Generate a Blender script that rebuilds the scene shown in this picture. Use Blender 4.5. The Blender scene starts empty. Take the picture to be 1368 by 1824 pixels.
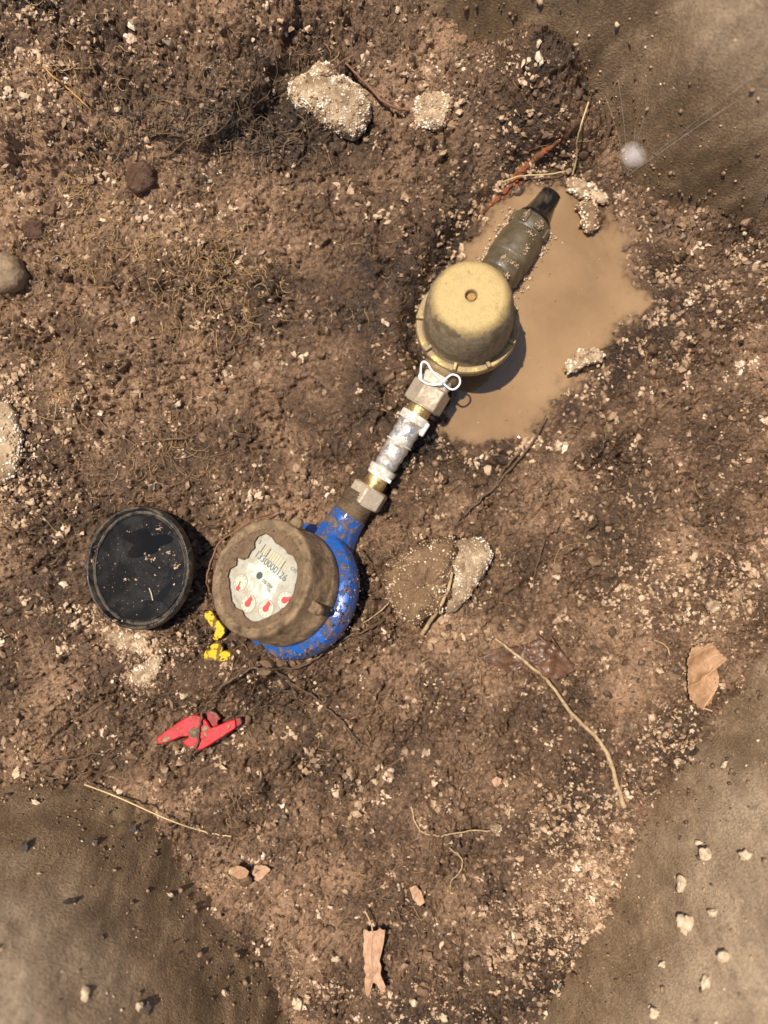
import bpy, bmesh, math, random
import numpy as np
from mathutils import Vector, Matrix, Euler

# ------------------------------------------------------------------ camera, world, sun, exposure
sc = bpy.context.scene
COL = sc.collection
R = math.radians
S = 0.000468          # metres per photo pixel on the pit floor
D = 0.70              # camera height above the pit floor

cam_d = bpy.data.cameras.new('camera')
cam = bpy.data.objects.new('camera', cam_d)
COL.objects.link(cam)
cam.location = (0, 0, D)
cam.rotation_euler = (0, 0, 0)
cam_d.sensor_fit = 'HORIZONTAL'
cam_d.sensor_width = 36.0
cam_d.lens = 18.0 / (684 * S / D)
cam_d.clip_start = 0.02
cam_d.clip_end = 200
cam_d.dof.use_dof = True
cam_d.dof.focus_distance = D - 0.035
cam_d.dof.aperture_fstop = 2.9
sc.camera = cam

SUN_EL, SUN_AZ = R(72), R(148)          # direction towards the sun: up and to the upper left of the photo
world = bpy.data.worlds.new('World')
sc.world = world
world.use_nodes = True
wn = world.node_tree
wn.nodes.clear()
w_out = wn.nodes.new('ShaderNodeOutputWorld')
w_bg = wn.nodes.new('ShaderNodeBackground')
w_sky = wn.nodes.new('ShaderNodeTexSky')
w_sky.sky_type = 'NISHITA'
w_sky.sun_disc = False
w_sky.sun_elevation = SUN_EL
w_sky.sun_rotation = R(90) - SUN_AZ
w_bg.inputs['Strength'].default_value = 0.09
wn.links.new(w_sky.outputs[0], w_bg.inputs[0])
wn.links.new(w_bg.outputs[0], w_out.inputs[0])

sun_d = bpy.data.lights.new('sun', 'SUN')
sun_d.energy = 4.8
sun_d.angle = R(0.6)
sun_d.color = (1.0, 0.90, 0.78)
sun = bpy.data.objects.new('sun', sun_d)
COL.objects.link(sun)
to_sun = Vector((math.cos(SUN_EL) * math.cos(SUN_AZ), math.cos(SUN_EL) * math.sin(SUN_AZ), math.sin(SUN_EL)))
sun.rotation_euler = (-to_sun).to_track_quat('-Z', 'Y').to_euler()
sun.location = to_sun * 3

sc.view_settings.view_transform = 'Standard'
sc.view_settings.look = 'None'
sc.view_settings.exposure = 0.46
sc.view_settings.gamma = 1.0
sc.render.engine = 'CYCLES'
sc.cycles.use_denoising = True
sc.cycles.max_bounces = 6
sc.cycles.transparent_max_bounces = 12

rng = np.random.default_rng(11)
random.seed(5)
WL = -0.012           # level of the puddle


def W(px, py, z=0.0):
    """Point at height z that stands where the photo shows pixel px, py."""
    k = S * (D - z) / D
    return Vector(((px - 684) * k, (912 - py) * k, z))


# ------------------------------------------------------------------ numpy noise
_ang = rng.random(8192) * 2 * np.pi
_gx, _gy = np.cos(_ang), np.sin(_ang)
_rx, _ry, _rv = rng.random(8192), rng.random(8192), rng.random(8192)


def _h(i, j, s):
    return ((i * 73856093) ^ (j * 19349663) ^ (s * 83492791)) & 8191


def perlin(x, y, s=0):
    xi, yi = np.floor(x).astype(np.int64), np.floor(y).astype(np.int64)
    fx, fy = x - xi, y - yi
    a, b = fx * fx * fx * (fx * (fx * 6 - 15) + 10), fy * fy * fy * (fy * (fy * 6 - 15) + 10)

    def g(i, j):
        k = _h(xi + i, yi + j, s)
        return _gx[k] * (fx - i) + _gy[k] * (fy - j)
    n0 = g(0, 0) * (1 - a) + g(1, 0) * a
    n1 = g(0, 1) * (1 - a) + g(1, 1) * a
    return (n0 * (1 - b) + n1 * b) * 1.5


def fbm(x, y, s=0, o=4):
    t, a = 0, 1.0
    for k in range(o):
        t = t + a * perlin(x * 2 ** k, y * 2 ** k, s + k * 17)
        a *= 0.5
    return t


def worley(x, y, s=0):
    xi, yi = np.floor(x).astype(np.int64), np.floor(y).astype(np.int64)
    f1 = np.full(x.shape, 9.0)
    f2 = np.full(x.shape, 9.0)
    val = np.zeros(x.shape)
    for i in (-1, 0, 1):
        for j in (-1, 0, 1):
            k = _h(xi + i, yi + j, s)
            d = np.hypot(xi + i + _rx[k] - x, yi + j + _ry[k] - y)
            near = d < f1
            f2 = np.where(near, f1, np.minimum(f2, d))
            val = np.where(near, _rv[k], val)
            f1 = np.where(near, d, f1)
    return f1, f2, val


def sstep(a, b, x):
    t = np.clip((x - a) / (b - a), 0, 1)
    return t * t * (3 - 2 * t)


def dist_poly(u, v, pts, closed=True):
    """Distance to a polyline and, for a closed one, positive inside."""
    pts = np.array(pts, float)
    n = len(pts)
    best = np.full(u.shape, 1e9)
    inside = np.zeros(u.shape, bool)
    for i in range(n if closed else n - 1):
        x0, y0 = pts[i]
        x1, y1 = pts[(i + 1) % n]
        dx, dy = x1 - x0, y1 - y0
        t = np.clip(((u - x0) * dx + (v - y0) * dy) / (dx * dx + dy * dy + 1e-9), 0, 1)
        best = np.minimum(best, np.hypot(u - x0 - t * dx, v - y0 - t * dy))
        if closed:
            c = (y0 > v) != (y1 > v)
            inside ^= c & (u < (x1 - x0) * (v - y0) / (y1 - y0 + 1e-12) + x0)
    return np.where(inside, best, -best) if closed else best


def blob(u, v, cx, cy, rx, ry, rot=0):
    c, s = math.cos(R(rot)), math.sin(R(rot))
    a, b = (u - cx) * c + (v - cy) * s, -(u - cx) * s + (v - cy) * c
    return np.exp(-((a / rx) ** 2 + (b / ry) ** 2))


# ------------------------------------------------------------------ mesh helpers
def np_mesh(name, verts, faces, smooth=True):
    """Fast mesh from arrays; faces is one (M, k) array."""
    me = bpy.data.meshes.new(name)
    verts = np.ascontiguousarray(verts, np.float32)
    faces = np.ascontiguousarray(faces, np.int32)
    m, k = faces.shape
    me.vertices.add(len(verts))
    me.vertices.foreach_set('co', verts.ravel())
    me.loops.add(m * k)
    me.loops.foreach_set('vertex_index', faces.ravel())
    me.polygons.add(m)
    me.polygons.foreach_set('loop_start', np.arange(0, m * k, k, dtype=np.int32))
    me.polygons.foreach_set('use_smooth', np.full(m, smooth))
    me.update(calc_edges=True)
    return me


def add_attr(me, name, vals):
    a = me.attributes.new(name, 'FLOAT', 'POINT')
    a.data.foreach_set('value', np.ascontiguousarray(vals, np.float32))


def link(name, me, mat=None, parent=None, label=None, cat=None, group=None, kind=None):
    o = bpy.data.objects.new(name, me)
    COL.objects.link(o)
    if mat is not None and me is not None and not me.materials:
        me.materials.append(mat)
    if parent is not None:
        o.parent = parent
    if label:
        o['label'] = label
    if cat:
        o['category'] = cat
    if group:
        o['group'] = group
    if kind:
        o['kind'] = kind
    return o


def empty(name, loc, rot, label, cat, group=None):
    o = link(name, None, label=label, cat=cat, group=group)
    o.empty_display_size = 0.02
    o.location = loc
    o.rotation_euler = rot
    return o


class MB:
    """Collects shapes and links them as one mesh."""
    def __init__(self):
        self.v, self.f = [], []

    def add(self, v, f):
        n = len(self.v)
        self.v += [tuple(p) for p in v]
        self.f += [tuple(i + n for i in q) for q in f]
        return self

    def lathe(self, prof, n=64, M=None, close=False):
        v, f = [], []
        for r, z in prof:
            for k in range(n):
                a = 2 * math.pi * k / n
                v.append(Vector((r * math.cos(a), r * math.sin(a), z)))
        for i in range(len(prof) - 1):
            for k in range(n):
                k2 = (k + 1) % n
                f.append((i * n + k, i * n + k2, (i + 1) * n + k2, (i + 1) * n + k))
        if M is not None:
            v = [M @ p for p in v]
        return self.add(v, f)

    def box(self, c, s, M=None):
        v = [Vector((c[0] + s[0] * i / 2, c[1] + s[1] * j / 2, c[2] + s[2] * k / 2)) for i in (-1, 1) for j in (-1, 1) for k in (-1, 1)]
        if M is not None:
            v = [M @ p for p in v]
        return self.add(v, [(0, 1, 3, 2), (4, 6, 7, 5), (0, 4, 5, 1), (2, 3, 7, 6), (0, 2, 6, 4), (1, 5, 7, 3)])

    def prism(self, poly, z0, z1, M=None):
        n = len(poly)
        v = [Vector((p[0], p[1], z0)) for p in poly] + [Vector((p[0], p[1], z1)) for p in poly]
        if M is not None:
            v = [M @ p for p in v]
        return self.add(v, [tuple(range(n - 1, -1, -1)), tuple(range(n, 2 * n))] + [(i, (i + 1) % n, n + (i + 1) % n, n + i) for i in range(n)])

    def build(self, name, mat, parent=None, ang=35, bevel=0.0, **kw):
        me = bpy.data.meshes.new(name)
        me.from_pydata([tuple(p) for p in self.v], [], self.f)
        bm = bmesh.new()
        bm.from_mesh(me)
        bmesh.ops.remove_doubles(bm, verts=bm.verts, dist=1e-6)
        bmesh.ops.recalc_face_normals(bm, faces=bm.faces)
        bm.to_mesh(me)
        bm.free()
        for p in me.polygons:
            p.use_smooth = True
        me.set_sharp_from_angle(angle=R(ang))
        o = link(name, me, mat, parent, **kw)
        if bevel:
            b = o.modifiers.new('bevel', 'BEVEL')
            b.width = bevel
            b.segments = 2
            b.limit_method = 'ANGLE'
        return o


def catmull(pts, per=8):
    pts = [Vector(p) for p in pts]
    p = [pts[0] * 2 - pts[1]] + pts + [pts[-1] * 2 - pts[-2]]
    out = []
    for i in range(1, len(p) - 2):
        for k in range(per):
            t = k / per
            out.append(0.5 * (2 * p[i] + (p[i + 1] - p[i - 1]) * t + (2 * p[i - 1] - 5 * p[i] + 4 * p[i + 1] - p[i + 2]) * t * t
                              + (3 * p[i] - 3 * p[i + 1] + p[i + 2] - p[i - 1]) * t ** 3))
    out.append(pts[-1])
    return out


def tube_np(P, rad, sides=6):
    """Arrays of one tube along the points P (n,3) with radii (n,)."""
    P = np.asarray(P, float)
    n = len(P)
    T = np.gradient(P, axis=0)
    T /= np.linalg.norm(T, axis=1)[:, None] + 1e-12
    up = np.array([0.13, 0.21, 1.0])
    A = np.cross(T, up)
    A /= np.linalg.norm(A, axis=1)[:, None] + 1e-12
    B = np.cross(A, T)
    a = np.arange(sides) * 2 * np.pi / sides
    V = P[:, None, :] + np.asarray(rad)[:, None, None] * (A[:, None, :] * np.cos(a)[None, :, None] + B[:, None, :] * np.sin(a)[None, :, None])
    i = np.arange(n - 1)[:, None]
    k = np.arange(sides)[None, :]
    k2 = (k + 1) % sides
    F = np.stack([i * sides + k, i * sides + k2, (i + 1) * sides + k2, (i + 1) * sides + k], -1).reshape(-1, 4)
    return V.reshape(-1, 3), F


# ------------------------------------------------------------------ materials
class NT:
    def __init__(self, name):
        self.m = bpy.data.materials.new(name)
        self.m.use_nodes = True
        self.t = self.m.node_tree
        self.b = self.t.nodes['Principled BSDF']
        self.out = self.t.nodes['Material Output']
        self._tc = None

    def n(self, typ, ins=None, **props):
        nd = self.t.nodes.new(typ)
        for k, v in props.items():
            setattr(nd, k, v)
        for k, v in (ins or {}).items():
            self.put(nd.inputs[k], v)
        return nd

    def put(self, sock, v):
        if isinstance(v, bpy.types.NodeSocket):
            self.t.links.new(v, sock)
        else:
            sock.default_value = v

    def co(self):
        if self._tc is None:
            self._tc = self.n('ShaderNodeTexCoord').outputs['Object']
        return self._tc

    def noise(self, scale, detail=4, rough=0.55, off=0.0, dist=0.0):
        mp = self.n('ShaderNodeMapping', {'Vector': self.co(), 'Location': (off, off * 1.7, off * 0.6)})
        return self.n('ShaderNodeTexNoise', {'Vector': mp.outputs[0], 'Scale': scale, 'Detail': detail, 'Roughness': rough, 'Distortion': dist}).outputs['Fac']

    def vor(self, scale, feature='F1', out='Distance', rnd=1.0):
        return self.n('ShaderNodeTexVoronoi', {'Vector': self.co(), 'Scale': scale, 'Randomness': rnd}, feature=feature).outputs[out]

    def ramp(self, fac, stops):
        nd = self.n('ShaderNodeValToRGB', {'Fac': fac})
        e = nd.color_ramp.elements
        while len(e) < len(stops):
            e.new(0.5)
        for el, (p, c) in zip(e, stops):
            el.position = p
            el.color = (c, c, c, 1) if isinstance(c, (int, float)) else (*c, 1)
        return nd.outputs[0]

    def mix(self, fac, a, b, blend='MIX'):
        nd = self.n('ShaderNodeMix', data_type='RGBA', blend_type=blend)
        self.put(nd.inputs[0], fac)
        for s, v in ((nd.inputs[6], a), (nd.inputs[7], b)):
            if isinstance(v, tuple) and len(v) == 3:
                v = (*v, 1)
            self.put(s, v)
        return nd.outputs[2]

    def math(self, op, a, b=0.0, clamp=False):
        nd = self.n('ShaderNodeMath', operation=op, use_clamp=clamp)
        self.put(nd.inputs[0], a)
        self.put(nd.inputs[1], b)
        return nd.outputs[0]

    def attr(self, name):
        return self.n('ShaderNodeAttribute', attribute_name=name).outputs['Fac']

    def bump(self, h, dist, strength=1.0):
        return self.n('ShaderNodeBump', {'Height': h, 'Distance': dist, 'Strength': strength}).outputs[0]

    def set(self, **kw):
        for k, v in kw.items():
            k = {'color': 'Base Color', 'rough': 'Roughness', 'metal': 'Metallic', 'normal': 'Normal', 'spec': 'Specular IOR Level',
                 'coat': 'Coat Weight', 'coat_rough': 'Coat Roughness', 'alpha': 'Alpha', 'sss': 'Subsurface Weight'}[k]
            if isinstance(v, tuple) and len(v) == 3:
                v = (*v, 1)
            self.put(self.b.inputs[k], v)
        return self


MUD_A, MUD_B, MUD_C = (0.027, 0.0150, 0.0078), (0.116, 0.0655, 0.0340), (0.35, 0.215, 0.126)


def mat_soil():
    t = NT('wet_soil')
    n1 = t.noise(28, 6, 0.6)
    n2 = t.noise(240, 5, 0.65, 3.1)
    n3 = t.noise(900, 3, 0.6, 7.7)
    f = t.math('ADD', t.math('MULTIPLY', n1, 0.40), t.math('ADD', t.math('MULTIPLY', n2, 0.40), t.math('MULTIPLY', n3, 0.20)))
    f = t.math('ADD', f, t.math('MULTIPLY', t.math('SUBTRACT', t.attr('tone'), 0.5), 0.30))
    c = t.ramp(f, [(0.36, MUD_A), (0.50, MUD_B), (0.66, MUD_C)])
    sp = t.n('ShaderNodeTexVoronoi', {'Vector': t.co(), 'Scale': 330, 'Randomness': 1.0})
    speck = t.math('MULTIPLY', t.ramp(sp.outputs['Distance'], [(0.18, 1.0), (0.34, 0.0)]),
                   t.ramp(sp.outputs['Color'], [(0.70, 0.0), (0.86, 0.8)]))
    c = t.mix(speck, c, (0.33, 0.225, 0.135))
    sp2 = t.n('ShaderNodeTexVoronoi', {'Vector': t.co(), 'Scale': 210, 'Randomness': 1.0})
    sk2 = t.math('MULTIPLY', t.ramp(sp2.outputs['Distance'], [(0.2, 1.0), (0.42, 0.0)]), t.ramp(sp2.outputs['Color'], [(0.8, 0.0), (0.9, 0.75)]))
    c = t.mix(sk2, c, (0.03, 0.022, 0.018))
    wet = t.attr('wet')
    rr = t.math('SUBTRACT', t.math('ADD', 0.42, t.math('MULTIPLY', n3, 0.45)), t.math('MULTIPLY', wet, 0.42), True)
    h = t.math('ADD', t.math('MULTIPLY', t.noise(700, 6, 0.7, 1.0), 1.0), t.math('MULTIPLY', t.vor(420), -0.6))
    t.set(color=c, rough=rr, normal=t.bump(h, 0.0015, 1.0), spec=0.42)
    return t.m


def mat_bank(name, seed, vec):
    """Earth smeared smooth by a spade: fine grain, faint streaks along the cut and small flecks."""
    t = NT(name)
    t.set()
    n1 = t.noise(16, 5, 0.6, seed)
    n2 = t.noise(520, 4, 0.6, seed + 2)
    mp = t.n('ShaderNodeMapping', {'Vector': t.co(), 'Rotation': (0, 0, vec), 'Scale': (1.0, 0.22, 0.22)})
    st = t.n('ShaderNodeTexNoise', {'Vector': mp.outputs[0], 'Scale': 430, 'Detail': 4, 'Roughness': 0.6}).outputs['Fac']
    f = t.math('ADD', t.math('MULTIPLY', n1, 0.42), t.math('ADD', t.math('MULTIPLY', n2, 0.40), t.math('MULTIPLY', st, 0.18)))
    c = t.ramp(f, [(0.36, (0.078, 0.049, 0.025)), (0.5, (0.160, 0.104, 0.056)), (0.64, (0.28, 0.19, 0.112))])
    cd = t.ramp(f, [(0.36, (0.16, 0.108, 0.063)), (0.5, (0.31, 0.222, 0.138)), (0.64, (0.46, 0.35, 0.23))])
    c = t.mix(t.attr('dry'), c, cd)
    sp = t.n('ShaderNodeTexVoronoi', {'Vector': t.co(), 'Scale': 260})
    fl = t.math('MULTIPLY', t.ramp(sp.outputs['Distance'], [(0.16, 1.0), (0.3, 0.0)]), t.ramp(sp.outputs['Color'], [(0.8, 0.0), (0.9, 0.7)]))
    c = t.mix(fl, c, (0.36, 0.27, 0.17))
    patch = t.ramp(t.noise(38, 4, 0.6, seed + 9), [(0.58, 0.0), (0.70, 0.55)])
    c = t.mix(patch, c, (0.115, 0.072, 0.042))
    h = t.math('ADD', t.math('MULTIPLY', st, 0.35), t.math('ADD', t.math('MULTIPLY', n2, 1.0), t.math('MULTIPLY', t.noise(1300, 3), 0.6)))
    t.set(color=c, rough=t.math('ADD', 0.42, t.math('MULTIPLY', n1, 0.35)), normal=t.bump(h, 0.0012, 0.9), spec=0.3)
    return t.m


def mat_grain(name, stops, rough=0.55, spec=0.4):
    t = NT(name)
    c = t.ramp(t.attr('tint'), stops)
    c = t.mix(t.math('MULTIPLY', t.ramp(t.noise(600, 3), [(0.45, 0.0), (0.7, 1.0)]), 0.45), c, (0.13, 0.085, 0.05))
    t.set(color=c, rough=rough, spec=spec, normal=t.bump(t.noise(1500, 3), 0.0004, 0.6))
    return t.m


def mat_muddy(name, color, rough, metal=0.0, mud=0.5, scale=60, seed=0.0, mudcol=(0.16, 0.105, 0.06), soft=0.06, bump=0.0006, coat=0.0, spec=0.5, grain=None, stretch=None):
    """A material with dried mud on it in patches."""
    t = NT(name)
    n = t.noise(scale, 8, 0.68, seed, 0.4)
    if stretch:
        mp = t.n('ShaderNodeMapping', {'Vector': t.co(), 'Scale': stretch})
        n = t.n('ShaderNodeTexNoise', {'Vector': mp.outputs[0], 'Scale': scale, 'Detail': 8, 'Roughness': 0.68, 'Distortion': 0.4}).outputs['Fac']
    lo = 0.5 + (0.5 - mud) * 0.5
    f = t.ramp(n, [(lo - soft, 0.0), (lo + soft, 1.0)])
    base = t.mix(t.math('MULTIPLY', t.noise(scale * 5, 4, 0.6, seed + 4), 0.5), color, tuple(x * 0.62 for x in color))
    mc = t.mix(t.noise(scale * 4, 5, 0.65, seed + 1.3), tuple(x * 0.55 for x in mudcol), tuple(min(1, x * 1.5) for x in mudcol))
    c = t.mix(f, base, mc)
    h = t.math('ADD', t.math('MULTIPLY', f, t.math('ADD', 0.6, t.math('MULTIPLY', t.noise(scale * 9, 4, 0.7), 0.8))), t.math('MULTIPLY', t.noise(1800, 3), 0.12))
    inv = t.math('SUBTRACT', 1.0, f)
    t.set(color=c, rough=t.math('ADD', t.math('MULTIPLY', inv, rough), t.math('MULTIPLY', f, t.math('ADD', 0.35, t.math('MULTIPLY', n, 0.5)))),
          metal=t.math('MULTIPLY', inv, metal), normal=t.bump(h, bump, 0.9), spec=spec)
    if coat:
        t.set(coat=t.math('MULTIPLY', inv, coat), coat_rough=0.12)
    return t.m


def mat_plain(name, color, rough=0.5, metal=0.0, var=0.25, scale=200, bump=0.0003, spec=0.5):
    t = NT(name)
    n = t.noise(scale, 5, 0.6)
    c = t.mix(n, tuple(x * (1 - var) for x in color), tuple(min(1, x * (1 + var)) for x in color))
    t.set(color=c, rough=t.math('ADD', rough - 0.08, t.math('MULTIPLY', n, 0.16)), metal=metal, normal=t.bump(t.noise(scale * 4, 4), bump, 0.7), spec=spec)
    return t.m


def mat_fibre(name, stops, rough=0.6):
    t = NT(name)
    c = t.ramp(t.attr('tint'), stops)
    c = t.mix(t.noise(700, 3), tuple_mul(t, c, 0.55), c)
    t.set(color=c, rough=rough, spec=0.3)
    return t.m


def tuple_mul(t, c, k):
    return t.mix(1.0, c, (k, k, k), 'MULTIPLY')


M_SOIL = mat_soil()

# ------------------------------------------------------------------ pit floor (one sheet, dense in view, coarse far out)
PITCH = 0.00098
xd = np.arange(-0.345, 0.345 + 1e-6, PITCH)
yd = np.arange(-0.452, 0.452 + 1e-6, PITCH)
far = np.cumsum(np.geomspace(0.004, 6.0, 26))
xs = np.concatenate([xd[0] - far[::-1], xd, xd[-1] + far])
ys = np.concatenate([yd[0] - far[::-1], yd, yd[-1] + far])
X, Y = np.meshgrid(xs, ys)
U, V = 684 + X / S, 912 - Y / S

PUDDLE = [(796, 474), (835, 420), (868, 372), (905, 338), (950, 318), (1000, 316), (1032, 338), (1068, 350), (1104, 384), (1132, 418), (1128, 468),
          (1136, 498), (1168, 514), (1166, 548), (1140, 578), (1108, 590), (1092, 622), (1076, 660), (1054, 690), (1016, 702), (994, 726), (966, 764),
          (938, 790), (896, 806), (850, 812), (800, 796), (776, 772), (792, 700), (768, 650), (742, 610), (748, 560), (770, 505)]
PUDDLE = [(684 + (a - 684) * (D - WL) / D, 912 + (b - 912) * (D - WL) / D) for a, b in PUDDLE]
wob = 9 * fbm(U / 38, V / 38, 71, 3)
SDP = dist_poly(U + wob, V + wob * 0.7, PUDDLE)

# broad shape
H = 0.006 * fbm(U / 300, V / 300, 3, 3)
edge_ul = dist_poly(U + 34 * fbm(U / 60, V / 60, 5, 4), V + 34 * fbm(U / 60, V / 60, 9, 4),
                    [(-2000, 360), (120, 318), (290, 292), (425, 262), (478, 212), (520, 150), (540, 90), (535, -3000), (-2000, -3000)])
H += 0.013 * sstep(-8, 18, edge_ul) * sstep(230, 440, U) + 0.014 * sstep(-90, 90, edge_ul) + 0.00012 * np.clip(edge_ul, 0, 320)
H += 0.020 * blob(U, V, 640, 60, 150, 90) + 0.012 * blob(U, V, 800, 160, 120, 70)
H += 0.060 * np.clip(1.25 * blob(U, V, 958, 160, 74, 62, 20), 0, 1) + 0.022 * blob(U, V, 1000, 250, 60, 40)
H += 0.010 * blob(U, V, 150, 900, 260, 260) + 0.012 * blob(U, V, 40, 760, 90, 150)
H += -0.010 * blob(U, V, 690, 800, 120, 150, -57) - 0.004 * blob(U, V, 600, 560, 160, 220)
H += 0.010 * blob(U, V, 520, 1150, 190, 60, -20) + 0.008 * blob(U, V, 660, 1060, 40, 110) + 0.006 * blob(U, V, 420, 1180, 90, 60)
H += 0.012 * blob(U, V, 1210, 900, 140, 260) + 0.008 * blob(U, V, 1010, 1560, 110, 180, 30) + 0.006 * blob(U, V, 780, 1040, 130, 120)
H += 0.028 * blob(U, V, 418, 1206, 76, 46, -30) + 0.010 * blob(U, V, 590, 1140, 80, 40, -35) + 0.008 * blob(U, V, 350, 1090, 40, 80)
H += -0.010 * blob(U, V, 455, 1208, 42, 18, -10) - 0.008 * blob(U, V, 395, 1238, 34, 12, -45)
# lip outside the frame
do = np.hypot(np.clip(np.abs(X) - 0.362, 0, None), np.clip(np.abs(Y) - 0.47, 0, None))
H += 0.23 * sstep(0.0, 0.15, do) + 0.02 * sstep(0.5, 6, do) * fbm(X * 1.3, Y * 1.3, 4, 3)

# clods, crumbs and cracks
sm = np.clip(0.95 * blob(U, V, 640, 500, 90, 190, 10) + 0.9 * blob(U, V, 690, 840, 80, 110, 30) + 0.8 * blob(U, V, 540, 700, 110, 80)
             + 0.7 * blob(U, V, 740, 330, 70, 60) + 0.7 * blob(U, V, 880, 1050, 120, 50, 60) + 0.6 * blob(U, V, 620, 880, 80, 80)
             + 0.5 * blob(U, V, 1110, 330, 60, 40, 30) + 0.25 * (fbm(U / 160, V / 160, 41, 3) - 0.1), 0, 1)
near_w = sstep(-46, 0, SDP)
sm = np.clip(sm + 0.5 * sstep(-60, 10, SDP), 0, 1)
amp = 1 - 0.58 * sm
w1x, w1y = X + 0.005 * fbm(X * 70, Y * 70, 21, 4), Y + 0.005 * fbm(X * 70, Y * 70, 33, 4)
rough_zone = np.clip(0.65 + 1.1 * fbm(U / 120, V / 120, 55, 3), 0.4, 1.3)


def domes(cell, seed, a, rad=0.72):
    f1, f2, val = worley(w1x / cell, w1y / cell, seed)
    return a * (0.35 + val) * np.sqrt(np.clip(1 - (f1 / rad) ** 2, 0, 1))




def pillows(cell, seed, a, wob_=0.30):
    """Crumbs packed against each other, each a dome of its own height with a crease all round."""
    qx = w1x / cell + wob_ * perlin(X / cell * 0.9, Y / cell * 0.9, seed + 1)
    qy = w1y / cell + wob_ * perlin(X / cell * 0.9, Y / cell * 0.9, seed + 2)
    f1, f2, val = worley(qx, qy, seed)
    return a * (np.sqrt(np.clip((f2 - f1) / 0.55, 0, 1)) * 0.75 + 0.9 * (val - 0.4) * sstep(0.02, 0.3, f2 - f1))


H += amp * (0.0045 * fbm(X * 24, Y * 24, 61, 4)
            + rough_zone * domes(0.021, 81, 0.0050)
            + rough_zone * pillows(0.0105, 82, 0.0048)
            + (0.55 + 0.45 * rough_zone) * pillows(0.0056, 83, 0.0041)
            + pillows(0.0033, 84, 0.0025)
            + 0.0012 * fbm(X * 420, Y * 420, 62, 2))
f1, f2, _v = worley(w1x / 0.036 + 0.35 * fbm(X * 60, Y * 60, 90, 3), w1y / 0.036 + 0.35 * fbm(X * 60, Y * 60, 92, 3), 86)
crack = (1 - sstep(0.0, 0.085, f2 - f1)) * sstep(-0.05, 0.22, fbm(U / 110, V / 110, 95, 3))
H -= 0.0085 * crack * (1 - near_w)
f1, f2, _v = worley(w1x / 0.017 + 0.4 * fbm(X * 90, Y * 90, 190, 3), w1y / 0.017, 87)
H -= 0.0045 * (1 - sstep(0.0, 0.12, f2 - f1)) * sstep(0.0, 0.25, fbm(U / 70, V / 70, 97, 3)) * (1 - near_w)

# basin of the puddle
shore = WL + 0.0006 - np.clip(0.00016 * SDP, -0.010, 0.022)
shore = shore + (H - 0.0) * 0.0 + 0.0016 * fbm(X * 160, Y * 160, 101, 3) + 0.55 * amp * domes(0.0045, 103, 0.0026)
shore += 0.016 * blob(U, V, 1062, 378, 24, 15, 60) + 0.014 * blob(U, V, 1050, 640, 34, 13, -20) + 0.006 * blob(U, V, 905, 795, 50, 14)
wgt = sstep(-58, -4, SDP)
H = H * (1 - wgt) + shore * wgt

TONE = np.clip(0.5 - 0.30 * np.exp(-((SDP + 18) / 22.0) ** 2) + 0.4 * fbm(U / 210, V / 210, 111, 3) - 0.16 * sm + 0.20 * blob(U, V, 150, 450, 300, 330) + 0.12 * blob(U, V, 900, 1500, 330, 260)
               - 0.12 * blob(U, V, 470, 180, 150, 90) - 0.06 * blob(U, V, 960, 220, 110, 130), 0, 1)
WET = np.clip(0.46 + 0.9 * sm + 0.5 * fbm(U / 130, V / 130, 121, 3) + 0.4 * blob(U, V, 1100, 620, 260, 300) - 0.45 * blob(U, V, 120, 300, 330, 380), 0, 1)

ny, nx = X.shape
ii = np.arange(ny * nx, dtype=np.int32).reshape(ny, nx)
F = np.stack([ii[:-1, :-1], ii[:-1, 1:], ii[1:, 1:], ii[1:, :-1]], -1).reshape(-1, 4)
g_me = np_mesh('ground', np.stack([X, Y, H], -1).reshape(-1, 3), F)
add_attr(g_me, 'tone', TONE.ravel())
add_attr(g_me, 'wet', WET.ravel())
link('ground', g_me, M_SOIL, kind='structure', label='wet brown crumbly soil on the floor of the pit')


def samp(A, x, y):
    """Bilinear look-up on the ground's own grid."""
    x, y = np.asarray(x, float), np.asarray(y, float)
    i = np.clip(np.searchsorted(xs, x) - 1, 0, nx - 2)
    j = np.clip(np.searchsorted(ys, y) - 1, 0, ny - 2)
    a = np.clip((x - xs[i]) / (xs[i + 1] - xs[i]), 0, 1)
    b = np.clip((y - ys[j]) / (ys[j + 1] - ys[j]), 0, 1)
    return (A[j, i] * (1 - a) + A[j, i + 1] * a) * (1 - b) + (A[j + 1, i] * (1 - a) + A[j + 1, i + 1] * a) * b


def on_ground(px, py, it=4):
    """World x, y, z of the ground seen at the photo's pixels (arrays)."""
    px, py = np.asarray(px, float), np.asarray(py, float)
    z = np.zeros_like(px)
    for _ in range(it):
        k = S * (D - z) / D
        x, y = (px - 684) * k, (912 - py) * k
        z = 0.5 * z + 0.5 * samp(H, x, y)
    k = S * (D - z) / D
    x, y = (px - 684) * k, (912 - py) * k
    return x, y, samp(H, x, y)


def G(px, py, dz=0.0):
    x, y, z = on_ground([px], [py])
    return Vector((float(x[0]), float(y[0]), float(z[0]) + dz))


# ------------------------------------------------------------------ smooth banks at three corners
BANKS = {}


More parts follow.
